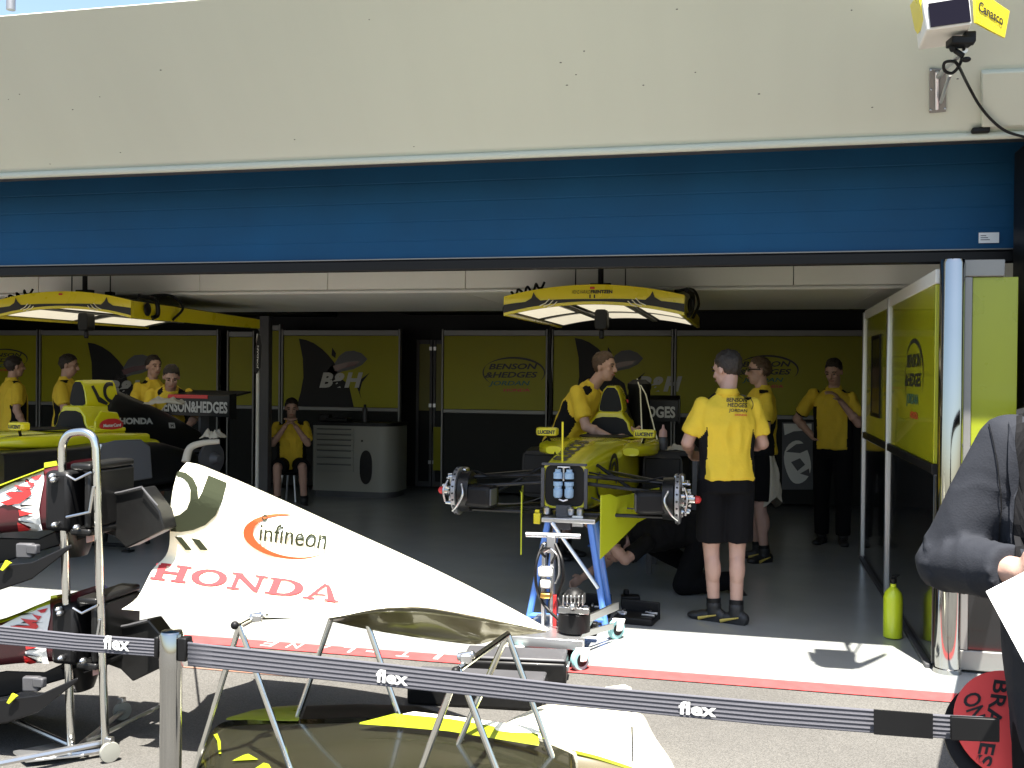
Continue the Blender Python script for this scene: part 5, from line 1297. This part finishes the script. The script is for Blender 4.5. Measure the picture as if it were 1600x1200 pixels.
sh = b.build('shell', M['glossdark'], bw, smooth=60, solid=.01)
def plate(name, pts, Y0, Y1, m, parent, th=.012):
    """plate through picture points whose depth runs from Y0 (first y) to Y1"""
    b = MB(); ys_ = [p[1] for p in pts]; a_, c_ = min(ys_), max(ys_)
    P = [U(x, y, Y1+(Y0-Y1)*((y-a_)/(c_-a_))) for x, y in pts]
    b.prism(P, (0, th, .006)); return b.build(name, m, parent, bevel=.003)
plate('lime_flange', [(352, 1125), (392, 1113), (430, 1107), (470, 1105), (466, 1127), (400, 1126)], 3.92, 4.25, M['front_shaded_lime'], bw)  # lime pieces painted darker for the shade of the engine cover above
plate('dark_flange', [(470, 1126), (476, 1106), (560, 1103), (652, 1106), (690, 1118), (690, 1130), (560, 1124)], 3.92, 4.3, M['black'], bw)
plate('lime_stripe', [(560, 1132), (615, 1118), (700, 1126), (840, 1150), (842, 1166), (700, 1143), (620, 1136)], 3.70, 3.86, M['front_shaded_lime'], bw)
plate('white_stripe', [(627, 1119), (646, 1115), (720, 1124), (810, 1136), (850, 1146), (800, 1145), (700, 1132)], 3.76, 3.90, M['cream'], bw)
bvs = bvh_of(sh); fns = proj(bvs, .006, lambda x, y: U(x, y, 3.6))
for P in ([(334, 1150), (340, 1148), (345, 1160), (346, 1180), (342, 1180), (340, 1160)], [(362, 1191), (380, 1182), (388, 1180), (404, 1189), (384, 1190)], [(398, 1203), (412, 1194), (420, 1196), (426, 1206), (410, 1208)]):
    b = MB(); flat(b, [P], fns, cuts=1); b.build('lime_tab', M['front_shaded_lime'], bw, smooth=0)
b = MB(); b.tube([U(505, 1200, 3.6), U(540, 1175, 3.7)], .005, 6); b.build('stay', M['steel'], bw)
# nose section beside it, overexposed white put into its colour
wb = thing('bodywork_section', 'blown out white bodywork section with a dark seam lying right of the stands', 'bodywork', tuple(G(930, 1190)))
tp = [(785, 1148), (812, 1122), (850, 1100), (900, 1099), (960, 1104), (1005, 1113), (1022, 1150), (1060, 1205), (1075, 1240)]
bt = [(770, 1160), (785, 1166), (830, 1170), (868, 1168), (930, 1182), (985, 1200), (1020, 1215), (1050, 1235), (1070, 1250)]
A_ = smooth_list(resample(tp, 34), 1); C_ = smooth_list(resample(bt, 34), 1); b = MB(); R = []
for k in range(34):
    p0 = U(A_[k][0], A_[k][1], 4.45); p1 = U(C_[k][0], C_[k][1], 3.95); row = []
    for m in range(10):
        t = m/9; q = p0+(p1-p0)*t; q.z += .05*sin(pi*t); row.append(b.v(q))
    R.append(row)
for p, q in zip(R, R[1:]):
    for m in range(9): b.face([p[m], q[m], q[m+1], p[m+1]])
sk_ = b.build('shell', M['cream'], wb, smooth=60, solid=.006)
b = MB(); R = []
for k in range(34):
    p0 = U(C_[k][0], C_[k][1]+.5, 3.955); p1 = G(C_[k][0]-20, C_[k][1]+95); p1.z = .01; row = [b.v(p0+(p1-p0)*(m/7)+V((0, .07*sin(pi*m/7), 0))) for m in range(8)]
    R.append(row)
for p, q in zip(R, R[1:]):
    for m in range(7): b.face([p[m], q[m], q[m+1], p[m+1]])
b.build('lower_flank', M['bare'], wb, smooth=60, solid=.006)
b = MB(); b.tube([U(x, y+1, 3.945) for x, y in C_], .009, 8); b.build('lime_edge', M['front_shaded_lime'], wb)
bvw = bvh_of(sk_); b = MB(); flat(b, [[(985, 1112), (988, 1112), (990, 1192), (987, 1190)]], proj(bvw, .003), cuts=2); b.build('seam', M['blackletter'], sk_, smooth=0)
b = MB(); b.prism([U(912, 1087, 4.75), U(945, 1075, 4.75), U(975, 1071, 4.75), U(986, 1076, 4.75), U(990, 1100, 4.75), U(905, 1100, 4.75)], (0, .02, 0)); b.build('fin', M['cream'], wb, bevel=.004)
b = MB(); text(b, 'orange', (938, 1091), (40, 1), (0, -5), lambda x, y: U(x, y, 4.745), bold=.02); b.build('lettering', M['blackletter'], wb, smooth=0)
# black low cases beyond
def case(label, p, size, rz):
    t = thing('equipment_case', label, 'case', tuple(p)); Mz = Matrix.Rotation(rz, 3, 'Z')
    b = MB(); b.box(p+V((0, 0, size[2]*.42)), (size[0], size[1], size[2]*.82), rz=rz); b.build('body', M['carbon'], t, bevel=.015)
    b = MB(); b.box(p+V((0, 0, size[2]*.92)), (size[0]*.98, size[1]*.98, size[2]*.15), rz=rz); b.build('lid', M['darkgrey'], t, bevel=.012)
    b = MB(); q = p+Mz @ V((size[0]*.5, 0, size[2]*.5)); b.box(q, (.02, .10, .03), rz=rz); b.build('latch', M['steel'], t, bevel=.004)
    return t
case('black flat case lying on the asphalt behind the stands', G(738, 1104)+V((0, .12, 0)), (.66, .30, .11), .10)
case('second black flat case lying just beyond the first one', G(770, 1082)+V((.05, .30, 0)), (.55, .22, .13), .12)

# ------------------------------------------------------------------ starter cart in front of the car
CYk = 5.62
k_ = thing('starter_cart', 'steel trolley with castors, T-handle post and black motor in front of the raised car', 'trolley', tuple(G(855, 1040)))
f = lambda x, y, Y=CYk: U(x, y, Y)
b = MB(); p0, p1 = f(795, 998, 5.45), f(912, 1000, 5.45); b.bb((p0.x, 5.42, p0.z-.03), (p1.x, 5.48, p0.z+.025)); b.bb((p0.x+.05, 5.482, p0.z-.01), (p1.x-.03, 6.0, p0.z+.02)); b.build('platform', M['alu'], k_, bevel=.004)
b = MB(); b.bb((p0.x+.02, 5.47, .045), (p1.x-.01, 5.53, .125)); b.bb((p0.x+.02, 6.0, .045), (p1.x-.01, 6.06, .125)); b.bb((p0.x+.10, 5.531, .05), (p0.x+.16, 5.999, .11)); b.bb((p1.x-.16, 5.531, .05), (p1.x-.1, 5.999, .11))
for x in (p0.x+.13, p1.x-.13): b.bb((x-.03, 5.5, .126), (x+.03, 5.52, p0.z-.032))
b.build('chassis', M['black'], k_, bevel=.006)
b = MB(); q0, q1 = f(880, 990, 5.6), f(958, 955, 6.05); b.prism([q0, q0+V((0, 0, .05)), q1+V((0, 0, .05)), q1], (.03, .05, 0)); q0, q1 = f(880, 1005, 5.55), f(950, 985, 6.0); b.prism([q0, q0+V((0, 0, .04)), q1+V((0, 0, .04)), q1], (.03, .04, 0)); b.build('outrigger', M['steel'], k_, bevel=.004)
for c in (G(806, 1044), G(908, 1047), G(964, 998), G(815, 1000)):
    b = MB(); b.lathe(c+V((-.018, 0, .062)), [(.02, 0), (.055, .002), (.062, .01), (.062, .026), (.055, .034), (.02, .036)], 24, V((.75, -.66, 0))); wl = b.build('castor', M['tealrim'], k_)
    b = MB(); b.lathe(c+V((-.024, .006, .062)), [(.035, 0), (.036, .047), (.01, .05)], 18, V((.75, -.66, 0))); b.build('rim', M['black'], wl)
    b = MB(); b.prism([c+V((-.03, -.03, .13)), c+V((.04, -.03, .13)), c+V((.02, -.04, .055)), c+V((-.01, -.04, .055))], (.015, .015, 0)); b.build('castor_fork', M['white'], wl, bevel=.004)
b = MB(); p = f(856, 982, 5.75); ptop = f(862, 848, 5.75); b.bb((p.x-.035, 5.72, p.z), (p.x-.015, 5.78, ptop.z)); b.bb((p.x+.015, 5.72, p.z), (p.x+.035, 5.78, ptop.z)); b.build('post', M['steel'], k_, bevel=.004)
b = MB(); b.bb((p.x+.037, 5.71, p.z), (p.x+.055, 5.75, p.z+.20)); b.build('red_strip', M['red'], k_)
b = MB(); b.cyl(f(822, 835, 5.74), f(907, 838, 5.74), .015); b.build('handle', M['alu'], k_)
b = MB(); c = f(862, 842, 5.74); b.box(c+V((0, 0, -.03)), (.05, .05, .10)); b.build('handle_block', M['grey'], k_, bevel=.006)
b = MB()
for y, h, wd in ((893, .055, .085), (912, .05, .06)): b.box(f(853, y, 5.70), (wd, .06, h))
b.build('pump_body', M['white'], k_, bevel=.01)
b = MB(); b.box(f(853, 930, 5.70), (.06, .05, .03)); b.build('brass_block', mat('brass', (.5, .3, .08), .35, 1), k_, bevel=.006)
b = MB(); b.lathe(f(897, 985, 5.6), [(.09, 0), (.09, .10), (.08, .105)], 22); b.lathe(f(897, 985, 5.6)+V((0, 0, .165)), [(.055, 0), (.065, .03), (.045, .06), (.02, .075)], 18)
b.build('motor', M['black'], k_)
b = MB(); b.box(f(897, 953, 5.55), (.17, .05, .035)); b.lathe(f(896, 948, 5.52), [(.02, 0), (.024, .02), (.012, .05)], 14, V((0, -1, .2)))
for k in range(6): b.box(f(882+6*k, 936, 5.55), (.008, .09, .055))
b.build('motor_fitting', M['steel'], k_, bevel=.003)
b = MB()
b.tube(smoothpath([f(848, 850, 5.72), f(838, 880, 5.66), f(838, 915, 5.66), f(850, 945, 5.7), f(880, 975, 5.62)]), .009, 8)
b.tube(smoothpath([f(868, 850, 5.72), f(878, 875, 5.66), f(880, 905, 5.66), f(872, 935, 5.7), f(886, 960, 5.55)]), .009, 8)
b.tube(smoothpath([f(852, 870, 5.70), f(845, 862, 5.66), f(855, 856, 5.64), f(868, 864, 5.66), f(862, 880, 5.7)]), .008, 8)
b.build('hose', M['black'], k_)
b = MB(); b.tube(smoothpath([f(850, 862, 5.66), f(862, 858, 5.64), f(872, 870, 5.66), f(874, 895, 5.66), f(868, 912, 5.66)]), .006, 8); b.build('braided_hose', M['steel'], k_)

# ------------------------------------------------------------------ on the garage floor
def toolcase(label, x, y, size, rz=0.0, open_=True):
    p = G(x, y); t = thing('tool_case', label, 'tool case', tuple(p)); Mz = Matrix.Rotation(rz, 3, 'Z'); l_, d_, h_ = size
    b = MB(); b.box(p+V((0, 0, h_/2)), (l_, d_, h_), rz=rz); b.build('tray', M['black'], t, bevel=.012)
    if open_:
        b = MB(); b.box(p+Mz @ V((0, d_*.5+.02, h_*.95)), (l_, .02, d_*.7), rz=rz); b.build('lid', M['black'], t, bevel=.008)
    b = MB()
    for k in range(9):
        q = p+Mz @ V((random.uniform(-.42, .42)*l_, random.uniform(-.38, .38)*d_, h_+.008)); b.box(q, (random.uniform(.03, .09), .014, .014), rz=rz+random.choice((0, 0, pi/2)))
    b.build('tool', M['steel'], t, bevel=.003)
    return t
toolcase('open black tool case on the garage floor nearest the mechanic with bare legs', 994, 972, (.26, .20, .05), -.15)
toolcase('black tool case behind the blue stand under the raised car', 915, 960, (.34, .20, .05), .1)
b = MB(); p = G(985, 950); b.box(p+V((0, 0, .045)), (.13, .09, .09), rz=.2); b.cyl(p+V((-.03, 0, .09)), p+V((-.03, 0, .13)), .02); o = b.build('battery_pack', M['black'], origin=p, bevel=.01); tag(o, 'small black battery pack standing behind the open tool case', 'battery pack')
p = G(1400, 998); fb = thing('gas_bottle', 'lime yellow bottle standing on the floor against the glossy partition', 'gas bottle', (p.x-.02, p.y, 0))
b = MB(); b.lathe((p.x-.02, p.y, 0), [(.045, .006), (.056, .012), (.057, .03), (.057, .255), (.05, .285), (.03, .31), (.018, .32), (.018, .34)], 28); b.build('body', M['lime_bottle'], fb)
b = MB(); b.lathe((p.x-.02, p.y, .341), [(.012, 0), (.02, .004), (.02, .03), (.01, .04)], 14); b.tube([(p.x-.02, p.y, .365), (p.x+.01, p.y-.02, .40), (p.x-.035, p.y-.03, .395)], .006, 6); b.build('valve', M['black'], fb)

# drawer cabinet
ca, cb = U(487, 775, 12.3), U(614, 772, 12.3)
cx = (ca.x+cb.x)/2; CW = cb.x-ca.x
cbn = thing('drawer_cabinet', 'pale grey tool cabinet with shallow drawers and a rounded end', 'cabinet', (cx, 12.45, 0))
def rbox(x0, x1, y0, y1, z0, z1, r, n=6):
    out = []
    for (ax, ay, s) in ((x1-r, y0+r, -90), (x1-.03, y1-.03, 0), (x0+.03, y1-.03, 90), (x0+.03, y0+.03, 180)):
        rr_ = r if s == -90 else .03
        for k in range(n+1):
            a_ = radians(s+90*k/n); out.append((ax+rr_*cos(a_), ay+rr_*sin(a_)))
    return [[V((x, y, z)) for x, y in out] for z in (z0, z1)]
b = MB(); b.loft(rbox(ca.x, cb.x, 12.3, 12.85, .08, .93, .22)); b.build('body', M['cabinet'], cbn)
b = MB(); b.loft(rbox(ca.x+.02, cb.x-.02, 12.33, 12.83, .0, .078, .2)); b.build('plinth', M['darkgrey'], cbn)
b = MB(); b.loft(rbox(ca.x-.015, cb.x+.015, 12.285, 12.86, .932, .975, .23)); b.build('worktop', M['black'], cbn)
zs = [.90, .83, .76, .69, .62, .53, .44, .33]
for z0, z1 in zip(zs, zs[1:]):
    b = MB(); b.bb((ca.x+.05, 12.285, z1+.006), (ca.x+CW*.52, 12.298, z0-.006)); dw = b.build('drawer', M['cabinet'], cbn, bevel=.004)
    b = MB(); b.bb((ca.x+.08, 12.27, z0-.022), (ca.x+CW*.49, 12.284, z0-.010)); b.build('drawer_pull', M['darkgrey'], dw, bevel=.003)
b = MB(); c = V((ca.x+CW*.67, 12.296, .40)); b.loft([[c+V((.085*cos(a_)*1, -.0, .22*abs(sin(a_))**.7*(1 if sin(a_) > 0 else -1))) for a_ in [2*pi*k/28 for k in range(28)]], [c+V((.085*cos(a_), -.006, .22*abs(sin(a_))**.7*(1 if sin(a_) > 0 else -1))) for a_ in [2*pi*k/28 for k in range(28)]]]); b.build('bottle_window', M['black'], cbn)
b = MB(); b.lathe((ca.x+CW*.62, 12.294, .74), [(.014, 0), (.012, .008)], 12, V((0, -1, 0))); b.build('lock', M['black'], cbn)
bt_ = U(570, 655, 12.5); bo = thing('spray_can', 'dark spray can standing on the drawer cabinet', 'can', (bt_.x, 12.5, .975))
b = MB(); b.lathe((bt_.x, 12.5, .976), [(.033, 0), (.034, .01), (.034, .17), (.02, .19)], 16); b.build('body', M['darkgrey'], bo)
b = MB(); b.lathe((bt_.x, 12.5, 1.167), [(.018, 0), (.018, .035), (.01, .04)], 12); b.build('cap', M['black'], bo)
b = MB(); p = U(530, 655, 12.5); b.box((p.x, 12.5, 1.0), (.30, .2, .05)); b.box((p.x-.2, 12.52, 1.02), (.14, .12, .09)); o = b.build('tool_tray', M['black'], origin=(p.x, 12.5, .976), bevel=.01); tag(o, 'low black tray of tools on top of the drawer cabinet', 'tray')
b = MB(); p0 = U(612, 705, 12.25); b.prism([p0+V((-.13, 0, .04)), p0+V((.05, -.05, .02)), p0+V((.10, -.05, -.12)), p0+V((.02, 0, -.2)), p0+V((-.02, 0, -.1))], (0, .01, 0)); b.b.free()

# work table beside the car with a bottle and cloth
tx0, tx1 = U(1010, 690, 8.2).x, U(1092, 690, 8.2).x
tb = thing('work_table', 'black work table right of the raised car, behind the standing mechanic', 'table', ((tx0+tx1)/2, 8.4, 0))
tz = U(1050, 705, 8.2).z
b = MB(); b.bb((tx0, 8.2, tz-.04), (tx1, 8.75, tz)); b.build('tabletop', M['black'], tb, bevel=.006)
for x in (tx0+.03, tx1-.03):
    for y in (8.24, 8.7):
        b = MB(); b.bb((x-.02, y-.02, 0), (x+.02, y+.02, tz-.041)); b.build('leg', M['darkgrey'], tb)
b = MB(); b.bb((tx0+.06, 8.26, .40), (tx1-.06, 8.7, .43)); b.build('shelf', M['black'], tb)
p = U(1036, 700, 8.3); sb_ = thing('squeeze_bottle', 'pale squeeze bottle with a nozzle standing on the black work table', 'bottle', (p.x, 8.3, tz))
b = MB(); b.lathe((p.x, 8.3, tz+.001), [(.035, 0), (.036, .01), (.036, .09), (.03, .105)], 18); b.build('body', M['darkgrey'], sb_)
b = MB(); b.lathe((p.x, 8.3, tz+.107), [(.03, 0), (.034, .004), (.03, .05), (.012, .07), (.007, .10)], 16); b.build('cap', M['glove'], sb_)
crumple('cloth', 'pale rumpled cloth lying on the black work table', V(U(1062, 698, 8.35).to_tuple()[:2]+(tz+.002,)), (.11, .08, .05), M['cloth'], 14)
p = U(1020, 615, 9.9)
# white flag pole with black banner
fx0 = U(402, 690, 10.6)
fl = thing('flag_pole', 'white pole with a narrow black banner between the two cars', 'pole', (fx0.x, 10.6, 0))
b = MB(); b.cyl((fx0.x, 10.6, .02), (fx0.x, 10.6, 2.05), .02); b.build('pole', M['white'], fl)
b = MB(); b.lathe((fx0.x, 10.6, 0), [(.15, .002), (.15, .015), (.03, .03)], 20); b.build('base', M['darkgrey'], fl)
b = MB(); b.prism([U(404, 516, 10.57), U(408, 540, 10.57), U(406, 575, 10.57), U(401, 584, 10.57), U(397, 580, 10.57), U(399, 545, 10.57)], (0, .01, 0)); bn = b.build('banner', M['black'], fl)
b = MB(); text(b, 'JORDAN', (404, 576), (1, -36), (-3, 0), lambda x, y: U(x, y, 10.565), bold=.03); b.build('lettering', M['letter'], bn, smooth=0)
# dark post between the bays
b = MB(); p = U(416, 600, 11.2); b.bb((p.x-.10, 11.2, 0), (p.x+.03, 11.3, 2.3)); o = b.build('bay_post', M['darkgrey'], origin=(p.x, 11.25, 0), bevel=.01); tag(o, 'dark upright post dividing the two garage bays', 'post')
# hanging air hose beside the pole
b = MB(); hs = [U(860, 515, 10.8), U(858, 560, 10.8), U(861, 620, 10.8), U(858, 690, 10.8), U(862, 740, 10.8)]; hs = [V((hs[0].x, 10.8, 2.95))]+hs+[V((hs[-1].x, 10.8, .02))]
b.tube(smoothpath(hs, 6), .022, 8); o = b.build('air_hose', M['black'], origin=hs[-1]); tag(o, 'black air hose hanging from the ceiling left of the raised car', 'hose')

# ------------------------------------------------------------------ camera housing at the top right
def fz(y): return fz0+(fz1-fz0)*(y-fy0)/(fy1-fy0)
TY = 4.75
g_ = lambda x, y, Y=TY: U(x, y, Y)
tv = thing('camera_housing', 'white camera housing with yellow side plates and dark glass under the overhang', 'camera', tuple(g_(1490, 30)))
A = [g_(1447, 48), g_(1519, 38), g_(1514, -14), g_(1441, -3)]; bk = [V(p)+V((.02, .34, .02)) for p in A]
b = MB(); b.loft([A, bk]); hs_ = b.build('housing', M['white'], tv, bevel=.008)
b = MB(); b.prism([g_(1454, 43, TY-.004), g_(1517, 34, TY-.004), g_(1513, -4, TY-.004), g_(1450, 6, TY-.004)], (0, -.004, 0)); b.build('glass', M['glass'], hs_, smooth=0)
b = MB(); b.prism([g_(1521, 36, TY+.01), g_(1519, -20, TY+.01), g_(1574, 17, TY+.34), g_(1566, 60, TY+.33), g_(1546, 50, TY+.17)], (.012, .002, 0)); sp_ = b.build('side_plate', M['yellow'], tv, bevel=.003)
b = MB(); text(b, 'Canasco', (1528, 17), (38, 24), (1, -16), proj(bvh_of(sp_), .003, lambda x, y: U(x, y, TY+.2)), bold=.02); b.build('lettering', M['blackletter'], sp_, smooth=0)
b = MB(); b.prism([g_(1447, 38, TY+.05), g_(1442, 30, TY+.05), g_(1434, -10, TY+.05), g_(1440, -10, TY+.05)], (-.005, .2, .02)); b.build('side_plate', M['yellow'], tv, bevel=.003)
b = MB(); b.box(g_(1500, 66, TY+.12), (.10, .08, .035), rz=.2); b.box(g_(1514, 60, TY+.12), (.05, .06, .05)); b.cyl(g_(1491, 78, TY+.14), g_(1506, 88, TY+.14), .012); b.ell(g_(1510, 93, TY+.14), (.02, .02, .012)); b.ell(g_(1488, 74, TY+.12), (.014, .014, .022)); b.build('swivel_clamp', M['black'], tv, bevel=.006)
b = MB(); P = [FP(1452, 176, .004), FP(1478, 174, .004), FP(1478, 108, .004), FP(1452, 106, .004)]
b.prism(P, (0, -.005, -.005)); plt = b.build('wall_plate', M['dullalu'], tv, bevel=.002)
b = MB()
for x, y in ((1454, 172), (1476, 170), (1454, 110), (1476, 110), (1455, 140)): b.ell(FP(x, y, .013), (.007, .005, .007), seg=8, rows=5)
b.build('bolt', M['chrome'], plt)
b = MB(); b.tube([FP(1466, 120, .02), g_(1480, 104, 5.3), g_(1508, 78, TY+.15)], .013, 10); b.tube([FP(1470, 160, .02), g_(1484, 117, 5.3)], .010, 10); b.tube([FP(1464, 170, .02), FP(1464, 112, .02)], .010, 8); b.build('arm', M['alu'], tv)
b = MB(); lp = [g_(1506, 76, TY+.14), g_(1500, 100, 5.1), g_(1488, 114, 5.15), g_(1476, 110, 5.15), g_(1476, 98, 5.12), g_(1490, 96, 5.1), g_(1498, 104, 5.12), FP(1512, 132, .1), FP(1530, 164, .05), FP(1550, 188, .05), FP(1572, 205, .05), FP(1600, 214, .05)]
b.tube(smoothpath(lp, 6), .0075, 8); b.build('cable', M['black'], tv)
# dark hook under the lip at the right
b = MB(); p = g_(1532, 204, 5.9); b.box(p, (.09, .05, .03)); o = b.build('cable_clip', M['black'], origin=p, bevel=.008); tag(o, 'small black cable clip under the right end of the fascia', 'clip')
